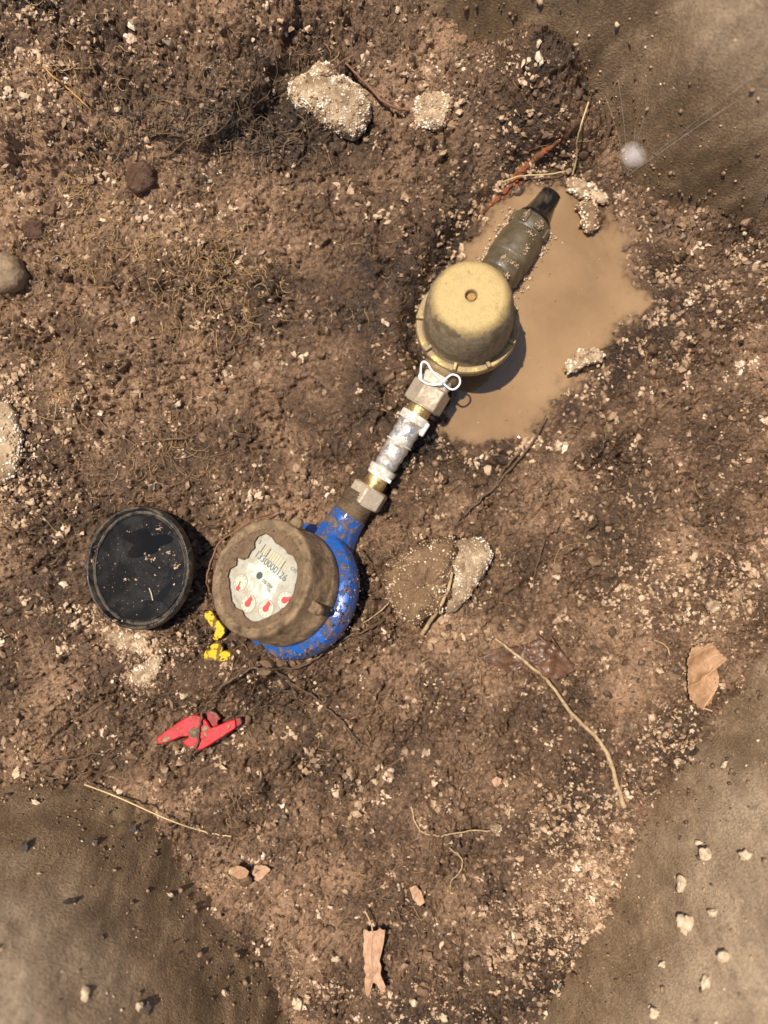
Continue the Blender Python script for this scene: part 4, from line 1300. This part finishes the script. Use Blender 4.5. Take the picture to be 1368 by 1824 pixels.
stone('pale_lump', [(1006, 322), (1022, 314), (1050, 330), (1080, 346), (1086, 360), (1066, 362), (1040, 352), (1016, 342)], 0.005, M_STONE_PALE, 'row of pale grit on the far shore under the web', 'lump', 615, 280, None, (0.0009, 0.0019), sink=0.3, gmat=M_PALE)
stone('pale_lump', [(876, 1476), (884, 1466), (894, 1474), (892, 1490), (882, 1492)], 0.004, M_STONE_PALE, 'tiny white lump at the end of the curved rootlet', 'lump', 616, 40, None, (0.0005, 0.0011))
stone('pale_lump', [(1258, 1080), (1268, 1066), (1284, 1070), (1282, 1084), (1266, 1092)], 0.004, M_STONE_PALE, 'small white lump above the tan leaf', 'lump', 617, 40, None, (0.0005, 0.0011))

# loose single pebbles
M_PEB = mat_muddy('cream_pebble', (0.60, 0.47, 0.31), 0.5, 0.0, 0.35, 1.6, 29.0, mudcol=(0.30, 0.20, 0.11), soft=0.15, bump=0.0004)
peb_mesh = []
for q in range(4):
    bm = bmesh.new()
    bmesh.ops.create_icosphere(bm, subdivisions=3, radius=1.0)
    co = np.array([v.co[:] for v in bm.verts])
    nz = fbm(co[:, 0] * 1.7 + co[:, 2], co[:, 1] * 1.7 - co[:, 2], 700 + q, 3)
    for v, k in zip(bm.verts, nz):
        v.co = v.co * (1 + 0.42 * k)
        v.co.z *= 0.75
        v.co.y *= 0.85
    me = bpy.data.meshes.new('pale_pebble')
    bm.to_mesh(me)
    bm.free()
    for p in me.polygons:
        p.use_smooth = True
    me.materials.append(M_PEB)
    peb_mesh.append(me)


def pebble(px_, py_, r_, label, bank_seed=None, name='pale_pebble', cat='pebble', mat=None, flat=0.85):
    me = peb_mesh[int(px_ + py_) % 4]
    if mat is not None:
        me = me.copy()
        me.materials.clear()
        me.materials.append(mat)
    o = link(name, me, label=label, cat=cat)
    p = on_bank(bank_seed, px_, py_) if bank_seed else G(px_, py_, 0.0008)
    q = r_ * S * (D - p.z) / D * 0.85
    o.location = p
    o.scale = (q * random.uniform(0.95, 1.3), q, q * flat)
    o.rotation_euler = (random.uniform(-.4, .4), random.uniform(-.4, .4), random.uniform(0, 6.28))


for a in ((135, 48, 6, 'small pale pebble in the top left corner soil'), (45, 172, 10, 'larger cream pebble left of the ochre rootlet'), (210, 196, 6, 'pale pebble just above the grey root mat'),
          (332, 426, 7, 'white pebble directly above the orange root tuft'), (513, 314, 5, 'lone pale pebble below the large white rock'), (655, 364, 6, 'lone pale pebble on smooth mud left of the wood strip'),
          (708, 20, 6, 'white pebble at the top edge by the dark bank'), (1225, 604, 6, 'white pebble right of the puddle'), (318, 718, 8, 'pale pebble pair above the brown root tangle'),
          (1350, 436, 5, 'white pebble at the right edge under the dark bank'), (1232, 992, 8, 'white pebble in the grit patch above the tan leaf'), (1205, 1358, 9, 'pale pebble under the tan leaf'),
          (600, 1414, 8, 'pale pebble in the soil midway below the meter'), (668, 1392, 8, 'white pebble below the dark branching root'), (598, 1706, 7, 'white pebble left of the folded leaf'),
          (758, 1626, 5, 'white pebble below the dull pink leaf scrap'), (328, 1238, 7, 'pale pebble above the red handle'), (790, 1810, 9, 'pale pebble at the bottom edge right of the folded leaf')):
    pebble(*a)
for a in ((1257, 1527, 16, 'white blurred pebble highest on the greyish bank'), (1330, 1522, 13, 'cream blurred pebble close to the right edge on the greyish bank'), (1212, 1574, 14, 'tan pebble casting a shadow on the greyish bank'),
          (1225, 1645, 20, 'biggest white pebble amid the cluster on the greyish bank'), (1268, 1630, 11, 'cream pebble right of the biggest white one on the greyish bank'), (1290, 1702, 17, 'orange tan lump below the pebble cluster on the greyish bank'),
          (1184, 1718, 9, 'small white pebble left of the orange tan lump'), (1255, 1748, 12, 'tan pebble lower down on the greyish bank'), (1170, 1804, 12, 'tan pebble lowest on the greyish bank'), (1292, 1360, 8, 'pale pebble near the upper edge of the greyish bank')):
    pebble(*a, bank_seed=203)
for a in ((152, 1768, 12, 'largest pale pebble on the olive bank near the bottom'), (246, 1790, 9, 'tan pebble at the foot of the olive bank'), (400, 1770, 9, 'cream pebble at the lower right of the olive bank'),
          (63, 1432, 8, 'cream pebble on the upper olive bank below its edge'), (300, 1592, 6, 'lone tan pebble in the middle of the olive bank')):
    pebble(*a, bank_seed=202)
for a in ((122, 1612, 12, 'largest dark wet crumb on the olive bank'), (170, 1500, 9, 'small dark crumb above the largest one on the olive bank'), (236, 1478, 9, 'dark crumb nearest the straw on the olive bank'),
          (45, 1514, 12, 'dark crumb near the left edge on the olive bank'), (260, 1796, 12, 'dark crumb at the bottom of the olive bank')):
    pebble(*a, bank_seed=202, name='dark_crumb', cat='crumb', mat=M_DARK, flat=0.2)

# ================================================================== leaves
def mat_leaf(name, ca, cb, rough, wet=0.0):
    t = NT(name)
    n = t.noise(120, 6, 0.65)
    n2 = t.noise(900, 4, 0.6, 2.0)
    c = t.mix(t.ramp(n, [(0.35, 0.0), (0.65, 1.0)]), ca, cb)
    c = t.mix(t.ramp(t.noise(260, 5, 0.7, 5.0), [(0.60, 0.0), (0.72, 0.6)]), c, tuple(x * 0.35 for x in ca))
    t.set(color=c, rough=rough, normal=t.bump(t.math('ADD', n2, n), 0.0007, 0.8), spec=0.4)
    if wet:
        t.set(coat=wet, coat_rough=0.1)
    return t.m


M_LEAF_TAN = mat_leaf('dry_leaf', (0.27, 0.145, 0.070), (0.42, 0.25, 0.135), 0.6)
M_LEAF_PINK = mat_leaf('pale_dry_leaf', (0.34, 0.185, 0.105), (0.48, 0.30, 0.185), 0.6)
M_LEAF_WET = mat_leaf('wet_leaf', (0.060, 0.026, 0.012), (0.150, 0.075, 0.036), 0.25, 0.2)
M_VEIN = mat_plain('leaf_vein', (0.50, 0.30, 0.17), 0.5)
M_VEIN_D = mat_plain('dark_leaf_vein', (0.10, 0.05, 0.03), 0.4)


def leaf(outline, label, mat, lift, veins, curl, seed, vein_mat, cat='leaf', name='leaf', stem=None, crumple=0.0012):
    px = np.array(outline, float)
    cx_, cy_ = px.mean(0)
    c = G(cx_, cy_, lift)
    poly = [tuple((W(a, b_, c.z) - c)[:2]) for a, b_ in outline]
    ctr = (0.0, 0.0)
    nA, nR = 96, 14
    vs, fs = [], []

    def hh(x, y):
        return curl(x, y) + crumple * float(fbm(np.array([x * 160.0]), np.array([y * 160.0]), seed, 4)[0])
    for k in range(nA):
        a = 2 * math.pi * k / nA
        r_ = ray_out(poly, ctr, a) * (1 + 0.03 * math.sin(k * 2.3 + seed))
        for j in range(nR + 1):
            q = j / nR
            x_, y_ = r_ * q * math.cos(a), r_ * q * math.sin(a)
            vs.append((x_, y_, hh(x_, y_)))
    m_ = nR + 1
    for k in range(nA):
        for j in range(nR):
            k2 = (k + 1) % nA
            fs.append((k * m_ + j, k * m_ + j + 1, k2 * m_ + j + 1, k2 * m_ + j))
    me = np_mesh(name, np.array(vs), np.array(fs))
    o = link(name, me, mat, label=label, cat=cat)
    o.location = c
    so = o.modifiers.new('thickness', 'SOLIDIFY')
    so.thickness = 0.00035
    for v_ in veins:
        pts = []
        for a, b_ in v_[0]:
            p = W(a, b_, c.z) - c
            pts.append((p.x, p.y, 0))
        cp = catmull(pts, 6)
        P = np.array([(p.x, p.y, hh(p.x, p.y) + 0.00015) for p in cp])
        tv, tf = tube_np(P, np.linspace(v_[1], v_[1] * 0.4, len(P)), 5)
        link('vein', np_mesh('vein', tv, tf), vein_mat, o)
    if stem:
        cp = catmull([tuple(W(a, b_, c.z) - c) for a, b_ in stem], 6)
        P = np.array([(p.x, p.y, 0.0005) for p in cp])
        tv, tf = tube_np(P, np.full(len(P), 0.0006), 6)
        link('leaf_stalk', np_mesh('leaf_stalk', tv, tf), vein_mat, o)
    return o


def Lz(a, b_):
    return (1180 + a / 9.77, 1120 + b_ / 9.77)


leaf([Lz(*p) for p in ((480, 285), (620, 278), (720, 275), (800, 225), (900, 300), (1000, 400), (1085, 500), (1140, 535), (1090, 570), (930, 590), (930, 660), (985, 780), (990, 880), (960, 1000), (900, 1130), (860, 1250),
                       (790, 1310), (690, 1380), (600, 1360), (500, 1260), (410, 1180), (415, 1090), (380, 960), (370, 820), (400, 700), (400, 600), (355, 590), (360, 480), (420, 350))],
     'dry tan leaf lying against the greyish bank', M_LEAF_TAN, 0.0085,
     [([Lz(680, 1390), Lz(880, 1120), Lz(960, 960), Lz(985, 830)], 0.0005), ([Lz(950, 985), Lz(760, 1130), Lz(600, 1160)], 0.0003), ([Lz(985, 830), Lz(900, 930), Lz(700, 1080), Lz(520, 1120)], 0.0003),
      ([Lz(930, 660), Lz(780, 810), Lz(600, 930), Lz(400, 975)], 0.0004), ([Lz(1050, 450), Lz(900, 470), Lz(640, 640), Lz(370, 820)], 0.0004), ([Lz(890, 300), Lz(740, 330), Lz(560, 420), Lz(400, 520)], 0.0003)],
     lambda x, y: 14.0 * (x * x) - 0.16 * x + 4.0 * y * y + 0.0012 * math.sin(y * 330 - x * 160), 811, M_VEIN, stem=[Lz(700, 1375), Lz(780, 1400), Lz(860, 1430)])


def Lp(a, b_):
    return (600 + a / 9.77, 1620 + b_ / 9.77)


leaf([Lp(*p) for p in ((460, 345), (560, 350), (625, 375), (700, 335), (850, 325), (850, 420), (820, 540), (820, 640), (780, 730), (740, 880), (775, 960), (760, 1090), (790, 1170), (860, 1320), (840, 1400), (780, 1440),
                       (745, 1360), (700, 1290), (640, 1240), (612, 1280), (604, 1380), (580, 1500), (510, 1480), (490, 1340), (480, 1200), (510, 1080), (465, 1020), (490, 900), (460, 780), (455, 680), (470, 560))],
     'narrow pinkish dry leaf folded lengthwise near the bottom edge', M_LEAF_PINK, 0.0085,
     [([Lp(622, 370), Lp(600, 560), Lp(600, 800), Lp(610, 1000)], 0.0005), ([Lp(640, 380), Lp(760, 470), Lp(820, 520)], 0.0003), ([Lp(640, 400), Lp(700, 600), Lp(740, 800)], 0.0003), ([Lp(612, 400), Lp(540, 560), Lp(490, 760)], 0.0003)],
     lambda x, y: 0.0030 - 14 * x * x - 1.0 * abs(y) * 0.06 + 0.14 * abs(x - 0.0005), 812, M_VEIN, stem=[Lp(622, 372), Lp(600, 250), Lp(540, 120), Lp(490, 20)], crumple=0.0016)


def Lw(a, b_):
    return (840 + a / 6.22, 1100 + b_ / 6.22)


leaf([Lw(*p) for p in ((80, 440), (150, 400), (260, 340), (400, 330), (520, 330), (640, 280), (740, 240), (860, 250), (960, 340), (1060, 440), (1150, 550), (1150, 600), (1050, 670), (960, 700), (880, 680), (760, 640), (640, 600), (560, 580), (440, 600), (330, 560), (220, 510), (130, 480))],
     'glossy wet brown leaf pressed into mud under the long pale root', M_LEAF_WET, 0.0088,
     [([Lw(720, 180), Lw(900, 360), Lw(1060, 560), Lw(1150, 580)], 0.0010), ([Lw(100, 440), Lw(300, 500), Lw(520, 540)], 0.0007), ([Lw(870, 200), Lw(980, 360), Lw(1150, 550)], 0.0007)],
     lambda x, y: 0.0018 * math.sin(x * 150) - 3 * y * y, 813, M_VEIN_D, crumple=0.0022)
leaf([(411, 1547), (422, 1542), (436, 1546), (444, 1552), (440, 1562), (428, 1566), (414, 1560)], 'rusty left half of a torn leaf on the soil', M_LEAF_TAN, 0.0078, [], lambda x, y: 3 * x * x, 814, M_VEIN, name='leaf_scrap')
leaf([(447, 1550), (458, 1541), (472, 1542), (483, 1548), (474, 1558), (462, 1570), (452, 1566)], 'pinkish right half of a torn leaf on the soil', M_LEAF_PINK, 0.0078, [], lambda x, y: 3 * x * x, 815, M_VEIN, name='leaf_scrap')
leaf([(729, 1580), (740, 1576), (750, 1588), (757, 1606), (748, 1614), (736, 1602)], 'small dull pink leaf scrap above the folded leaf', M_LEAF_PINK, 0.0078, [], lambda x, y: 4 * y * y, 816, M_VEIN, name='leaf_scrap')
leaf([(876, 1390), (884, 1382), (894, 1388), (890, 1398), (880, 1402)], 'tiny pink leaf scrap left of the long root end', M_LEAF_PINK, 0.0078, [], lambda x, y: 4 * y * y, 817, M_VEIN, name='leaf_scrap')

# ================================================================== roots, twigs, straws
M_ROOT_PALE = mat_muddy('pale_root', (0.46, 0.33, 0.17), 0.5, 0.0, 0.34, 220, 25.0, mudcol=(0.22, 0.14, 0.07), soft=0.15, bump=0.0004)
M_ROOT_DARK = mat_muddy('muddy_root', (0.085, 0.050, 0.028), 0.45, 0.0, 0.5, 260, 26.0, mudcol=(0.16, 0.10, 0.055), soft=0.15, bump=0.0008)
M_ROOT_RED = mat_muddy('reddish_root', (0.20, 0.085, 0.040), 0.45, 0.0, 0.35, 240, 27.0, mudcol=(0.16, 0.10, 0.055), soft=0.15, bump=0.0005)
M_STRAW = mat_plain('dry_straw', (0.52, 0.38, 0.19), 0.45, var=0.2, scale=300)


def root(pts, r0, r1, mat, name, label, cat, lift=0.0, wob=0.0006, knots=0.0, follow=True, sides=8, parts=()):
    """pts: photo pixels with an optional height above the soil."""
    ctrl = []
    for p in pts:
        dz = (p[2] if len(p) > 2 else lift) + 0.0022
        ctrl.append(W(p[0], p[1], G(p[0], p[1]).z + dz))
    cp = catmull(ctrl, 10)
    P = np.array([tuple(p) for p in cp])
    q = np.linspace(0, 1, len(P))
    sd = int(pts[0][0] + pts[0][1])
    P[:, 0] += wob * fbm(q * len(pts) * 1.7, q * 0 + 0.3, sd, 3)
    P[:, 1] += wob * fbm(q * len(pts) * 1.7, q * 0 + 7.3, sd + 5, 3)
    if follow:
        P[:, 2] = np.maximum(P[:, 2], samp(H, P[:, 0], P[:, 1]) - 0.3 * r0)
    rad = r0 + (r1 - r0) * q
    rad = rad * (1 + 0.14 * fbm(q * len(pts) * 3, q * 0 + 2.2, sd + 9, 3) + knots * np.clip(np.sin(q * len(pts) * 5.1) - 0.8, 0, 1) * 5)
    tv, tf = tube_np(P, rad, sides)
    return link(name, np_mesh(name, tv, tf), mat, label=label, cat=cat)


root([(884, 1138, .004), (912, 1160, .0110), (950, 1190, .0125), (975, 1212, .0100), (1000, 1246, .003), (1030, 1284, .003), (1060, 1312, .003), (1082, 1344, .003), (1098, 1390, .003), (1112, 1438, .002)], 0.0010, 0.0021, M_ROOT_PALE,
     'long_root', 'long pale jointed root crossing the wet leaf', 'root', knots=0.06, wob=0.0008)
root([(150, 1397, .010), (210, 1420, .006), (300, 1460, .004), (360, 1480, .003), (412, 1490, .002)], 0.0007, 0.0005, M_STRAW, 'straw', 'straight pale straw lying over the edge of the olive bank', 'straw', wob=0.0)
root([(610, 108, .006), (630, 128, .006), (655, 152, .006), (680, 178, .006), (704, 192, .004), (728, 196, .002)], 0.0009, 0.0015, M_ROOT_RED, 'twig', 'brown twig arching from the large white rock', 'twig')
root([(570, 134, .010), (590, 126, .011), (612, 108, .008), (628, 100, .003)], 0.0005, 0.0008, M_ROOT_RED, 'twig', 'thin red rootlet lying on the large white rock', 'twig')
root([(1048, 182, .014), (1036, 220, .012), (1028, 250, .008), (1027, 280, .004), (1020, 310, .002)], 0.0006, 0.0008, M_STRAW, 'stalk', 'upright dry stalk leaning above the far shore', 'stalk', wob=0.0004)
root([(895, 324, .004), (925, 314, .004), (960, 312, .004), (1005, 306, .003)], 0.0006, 0.0005, M_STRAW, 'rootlet', 'thin pale rootlet spanning the tip of the puddle', 'root')
root([(732, 1436), (742, 1470, .002), (760, 1486, .002), (800, 1486, .003), (840, 1480, .003), (874, 1480, .002)], 0.0007, 0.0006, M_ROOT_PALE, 'rootlet', 'curved pale rootlet ending at a tiny white lump', 'root')
root([(790, 1502), (806, 1514, .002), (822, 1530, .002), (820, 1552, .002), (803, 1572, .001), (802, 1590)], 0.0007, 0.0004, M_ROOT_PALE, 'rootlet', 'hooked pale rootlet below the curved one', 'root')
# dark root that runs from the rock past the meter and over the tap handle
root([(684, 1104, .003), (650, 1122, .004), (610, 1140, .004), (574, 1164, .004), (540, 1186, .004), (500, 1192, .008), (468, 1190, .012), (436, 1196, .008), (408, 1214, .006), (380, 1240, .010), (362, 1266, .018), (358, 1282, .0185), (356, 1300, .0185), (351, 1318, .0185), (344, 1338, .014), (338, 1356, .002)],
     0.0008, 0.0010, M_ROOT_DARK, 'long_root', 'dark muddy root running past the meter and over the red handle', 'root', wob=0.0016)
root([(490, 1194, .006), (520, 1216, .003), (556, 1240, .003), (590, 1268, .003), (620, 1300, .003), (652, 1330, .002)], 0.0012, 0.0007, M_ROOT_DARK, 'long_root', 'dark branching root running down from the meter bolt', 'root', wob=0.0018)
root([(372, 1052, .006), (368, 1030, .010), (376, 1000, .018), (392, 966, .022), (424, 944, .022), (452, 926, .020), (490, 912, .006)], 0.0009, 0.0006, M_ROOT_RED, 'rootlet', 'orange rootlet hugging the upper left of the meter rim', 'root')
root([(648, 1110, .003), (676, 1090, .003), (690, 1076, .003), (694, 1064, .002)], 0.0006, 0.0005, M_ROOT_PALE, 'rootlet', 'short curled pale rootlet right of the blue meter body', 'root')
root([(640, 976, .010), (660, 1000, .004), (684, 1020, .002)], 0.0007, 0.0006, M_ROOT_DARK, 'rootlet', 'short brown rootlet touching the upper blue body', 'root')
root([(752, 1130, .002), (768, 1104, .008), (784, 1080, .017), (798, 1052, .019), (806, 1020, .020)], 0.0018, 0.0012, M_ROOT_PALE, 'rootlet', 'tan root lying in the crack of the split rock', 'root')
root([(974, 738, .010), (956, 776, .006), (930, 812, .005), (902, 842, .004), (880, 870, .003), (852, 888, .002)], 0.0007, 0.0010, M_ROOT_DARK, 'twig', 'thin dark twig slanting out of the lower puddle', 'twig')
root([(930, 800, .004), (900, 834, .003), (868, 880, .003), (830, 912, .003), (806, 944, .003)], 0.0011, 0.0007, M_ROOT_DARK, 'long_root', 'dark root running from the puddle towards the split rock', 'root', wob=0.0018)
root([(970, 960, .002), (962, 990, .003), (952, 1020, .002), (950, 1050, .002)], 0.0008, 0.0006, M_ROOT_DARK, 'rootlet', 'short upright dark rootlet beyond the split rock', 'root')
root([(75, 118, .004), (100, 140, .006), (120, 156, .005), (145, 180, .004), (162, 196, .002)], 0.0008, 0.0005, mat_plain('ochre_root', (0.42, 0.24, 0.07), 0.5), 'rootlet', 'ochre rootlet in the soil near the top corner', 'root')
root([(190, 1290, .002), (205, 1330, .002), (175, 1342, .003), (120, 1352, .003), (60, 1362, .002)], 0.0009, 0.0007, M_ROOT_DARK, 'long_root', 'dark root along the upper edge of the olive bank', 'root', wob=0.0015)
root([(1166, 1140, .003), (1186, 1150, .003), (1194, 1168, .002)], 0.0006, 0.0005, M_ROOT_PALE, 'rootlet', 'tiny pale rootlet left of the tan leaf', 'root')

# fine root hairs (nobody could count them)
fv_, ff_, ft_, base = [], [], [], 0


def hairs(n, cx_, cy_, sx, sy, ang, spread, ln, rad, tint, lift=0.0012):
    global base
    for _ in range(n):
        px_, py_ = cx_ + random.gauss(0, sx), cy_ + random.gauss(0, sy)
        if not (-20 < px_ < 1390 and -20 < py_ < 1844):
            continue
        a = R(ang + random.gauss(0, spread))
        L_ = ln * math.exp(random.gauss(0, 0.45))
        k = 7
        cur = random.gauss(0, 0.35)
        us, vs_ = [px_], [py_]
        for _q in range(k - 1):
            us.append(us[-1] + math.cos(a) * L_ / k)
            vs_.append(vs_[-1] + math.sin(a) * L_ / k)
            a += cur + random.gauss(0, 0.22)
        x_, y_, z_ = on_ground(us, vs_, 2)
        if samp(SDP, x_, y_).max() > -8:
            continue
        z_ = np.maximum(z_, np.convolve(np.pad(z_, 1, 'edge'), [1 / 3] * 3, 'valid')) + lift * np.sin(np.linspace(0.1, math.pi - 0.1, k)) * random.uniform(0.2, 1.6) + 0.0002
        tv, tf = tube_np(np.stack([x_, y_, z_], -1), np.linspace(rad, rad * 0.5, k) * random.uniform(0.7, 1.3), 4)
        fv_.append(tv)
        ff_.append(tf + base)
        ft_.append(np.full(len(tv), np.clip(random.gauss(tint, 0.14), 0, 1)))
        base += len(tv)


hairs(300, 340, 240, 100, 34, -12, 35, 52, 0.00036, 0.20, 0.003)
hairs(90, 440, 200, 40, 40, -45, 50, 36, 0.00030, 0.10, 0.003)
hairs(70, 200, 440, 90, 50, -60, 60, 30, 0.00030, 0.62)
hairs(60, 375, 490, 26, 34, 60, 40, 34, 0.00032, 0.80)
hairs(50, 350, 440, 40, 40, 30, 60, 30, 0.00030, 0.72)
hairs(70, 275, 790, 42, 34, 10, 70, 40, 0.00040, 0.45, 0.003)
hairs(30, 110, 645, 26, 18, -40, 60, 26, 0.00030, 0.60)
hairs(20, 110, 700, 14, 14, 75, 30, 34, 0.00034, 0.75)
hairs(36, 80, 130, 44, 40, 45, 30, 44, 0.00034, 0.78)
hairs(46, 150, 350, 80, 40, 0, 60, 32, 0.00028, 0.62)
hairs(40, 90, 1345, 60, 20, -10, 30, 40, 0.00032, 0.55)
hairs(26, 430, 1440, 16, 40, 80, 30, 44, 0.00030, 0.55)
hairs(34, 600, 1340, 50, 30, 30, 60, 36, 0.00032, 0.42)
hairs(40, 700, 1590, 30, 60, 80, 50, 34, 0.00032, 0.45)
hairs(30, 560, 120, 30, 40, 70, 50, 34, 0.00032, 0.50)
hairs(30, 770, 120, 40, 40, 20, 60, 30, 0.00028, 0.55)
hairs(24, 950, 200, 50, 50, 0, 90, 30, 0.00028, 0.40)
hairs(30, 450, 1250, 50, 30, -40, 60, 44, 0.00034, 0.20, 0.003)
hairs(30, 740, 990, 34, 20, 0, 50, 26, 0.00026, 0.55)
hairs(700, 684, 912, 480, 600, 0, 180, 30, 0.00030, 0.55)
hairs(650, 230, 480, 200, 300, -40, 90, 28, 0.00032, 0.72)
hairs(160, 400, 500, 60, 60, 60, 60, 26, 0.00030, 0.82)
hairs(160, 180, 420, 110, 60, 20, 90, 30, 0.00032, 0.78)
M_FIB = mat_fibre('root_hair', [(0.0, (0.035, 0.022, 0.014)), (0.2, (0.12, 0.09, 0.065)), (0.5, (0.32, 0.20, 0.10)), (0.8, (0.52, 0.32, 0.13)), (1.0, (0.60, 0.42, 0.22))])
me = np_mesh('root_hairs', np.concatenate(fv_), np.concatenate(ff_))
add_attr(me, 'tint', np.concatenate(ft_))
link('root_hairs', me, M_FIB, kind='stuff', label='fine root hairs tangled through the soil')

# ================================================================== rotten orange wood by the water
M_RUST = mat_muddy('orange_rotten_wood', (0.42, 0.105, 0.018), 0.3, 0.0, 0.56, 150, 28.0, mudcol=(0.13, 0.055, 0.028), soft=0.12, bump=0.0012, coat=0.2)
wood = empty('rotten_wood', G(930, 310), (0, 0, 0), 'strip of orange rotten wood at the upper shore of the puddle', 'wood')
wo = Vector(wood.location)
for pts, r_ in (([(862, 376), (884, 352), (908, 326), (932, 306), (950, 292)], 0.0030), ([(905, 318), (932, 300), (960, 276), (984, 258), (1002, 244)], 0.0026), ([(880, 366), (910, 338), (938, 318)], 0.0022), ([(846, 392), (856, 380), (866, 370)], 0.0016)):
    cp = catmull([tuple(G(a, b_, -0.0004) - wo) for a, b_ in pts], 8)
    P = np.array([tuple(p) for p in cp])
    q = np.linspace(0, 1, len(P))
    P[:, 2] = np.convolve(np.pad(P[:, 2], 3, 'edge'), np.ones(7) / 7, 'valid')
    tv, tf = tube_np(P, r_ * (0.15 + np.sin(np.pi * q) ** 0.6) * (1 + 0.8 * fbm(q * 14, q * 0, int(pts[0][0]), 3)), 9)
    zc = np.repeat(P[:, 2], 9)
    tv[:, 2] = zc + (tv[:, 2] - zc) * 0.45 + 0.0005 * fbm(tv[:, 0] * 300, tv[:, 1] * 300, 9, 3)
    link('splinter', np_mesh('splinter', tv, tf), M_RUST, wood)

# ================================================================== web across the far bank
t = NT('web_silk')
tr = t.n('ShaderNodeBsdfTransparent').outputs[0]
df = t.n('ShaderNodeBsdfDiffuse', {'Color': (0.8, 0.78, 0.76, 1)}).outputs[0]
mx = t.n('ShaderNodeMixShader', {0: 0.12, 1: tr, 2: df})
t.t.links.new(mx.outputs[0], t.out.inputs['Surface'])
M_SILK = t.m
t = NT('pale_translucent')
tr = t.n('ShaderNodeBsdfTransparent').outputs[0]
df = t.n('ShaderNodeBsdfDiffuse', {'Color': (0.82, 0.76, 0.74, 1)}).outputs[0]
flat_ = t.n('ShaderNodeVectorMath', {0: t.co()}, operation='MULTIPLY')
flat_.inputs[1].default_value = (1, 1, 0)
ln_ = t.n('ShaderNodeVectorMath', {0: flat_.outputs[0]}, operation='LENGTH').outputs['Value']
thin = t.math('POWER', t.math('SUBTRACT', 1.0, ln_, True), 0.8)
mx = t.n('ShaderNodeMixShader', {0: t.math('MULTIPLY', thin, t.math('ADD', 0.10, t.math('MULTIPLY', t.noise(3.0, 4), 0.28))), 1: tr, 2: df})
t.t.links.new(mx.outputs[0], t.out.inputs['Surface'])
M_DISC = t.m
w0 = on_bank(201, 1113, 318) + Vector((0, 0, 0.003))
web = empty('spider_web', w0, (0, 0, 0), 'faint spider web with a pale round disc on the dark bank', 'spider web')
for a, b_ in ((1072, 170), (1100, 140), (1150, 178), (1300, 186), (1368, 120), (1340, 160), (1128, 230)):
    e = on_bank(201, a, b_) + Vector((0, 0, 0.003)) - w0
    P = np.array([tuple(e * q + Vector((0, 0, 0.004 * math.sin(math.pi * q)))) for q in np.linspace(0, 1, 14)])
    tv, tf = tube_np(P, np.full(14, 0.00016), 4)
    link('thread', np_mesh('thread', tv, tf), M_SILK, web)
bm = bmesh.new()
bmesh.ops.create_uvsphere(bm, u_segments=32, v_segments=16, radius=1.0)
me = bpy.data.meshes.new('pale_disc')
bm.to_mesh(me)
bm.free()
for p in me.polygons:
    p.use_smooth = True
pad = link('pale_disc', me, M_DISC, web)  # flattened see-through pale disc, fading out towards its edge
pad.location = on_bank(201, 1119, 288) + Vector((0, 0, 0.016)) - w0
pad.scale = (0.0118, 0.0110, 0.0030)

# ================================================================== specks afloat on the puddle
dc, dr, dt = [], [], []
for k in range(75):
    px_, py_ = random.uniform(880, 1150), random.uniform(380, 790)
    p = W(px_, py_, WL)
    if float(samp(SDP, p.x, p.y)) < 12:
        continue
    dc.append((p.x, p.y, WL + 0.0002))
    dr.append(0.0005 * math.exp(random.gauss(0, 0.5)))
    dt.append(random.random())
link('floating_specks', grains_mesh('floating_specks', np.array(dc), np.array(dr), np.array(dt), jit=0.3, flat=(1.0, 0.6, 0.3)), M_DARK, kind='stuff', label='dark specks floating on the puddle')
dc, dr, dt = [], [], []
for k in range(140):
    px_, py_ = random.uniform(790, 1150), random.uniform(340, 800)
    p = W(px_, py_, WL)
    if float(samp(SDP, p.x, p.y)) < 4:
        continue
    dc.append((p.x, p.y, WL + 0.0001))
    dr.append(0.00032 * math.exp(random.gauss(0, 0.4)))
    dt.append(random.random())
link('floating_grit', grains_mesh('floating_grit', np.array(dc), np.array(dr), np.array(dt)), M_PALE, kind='stuff', label='tiny pale grains floating on the puddle')
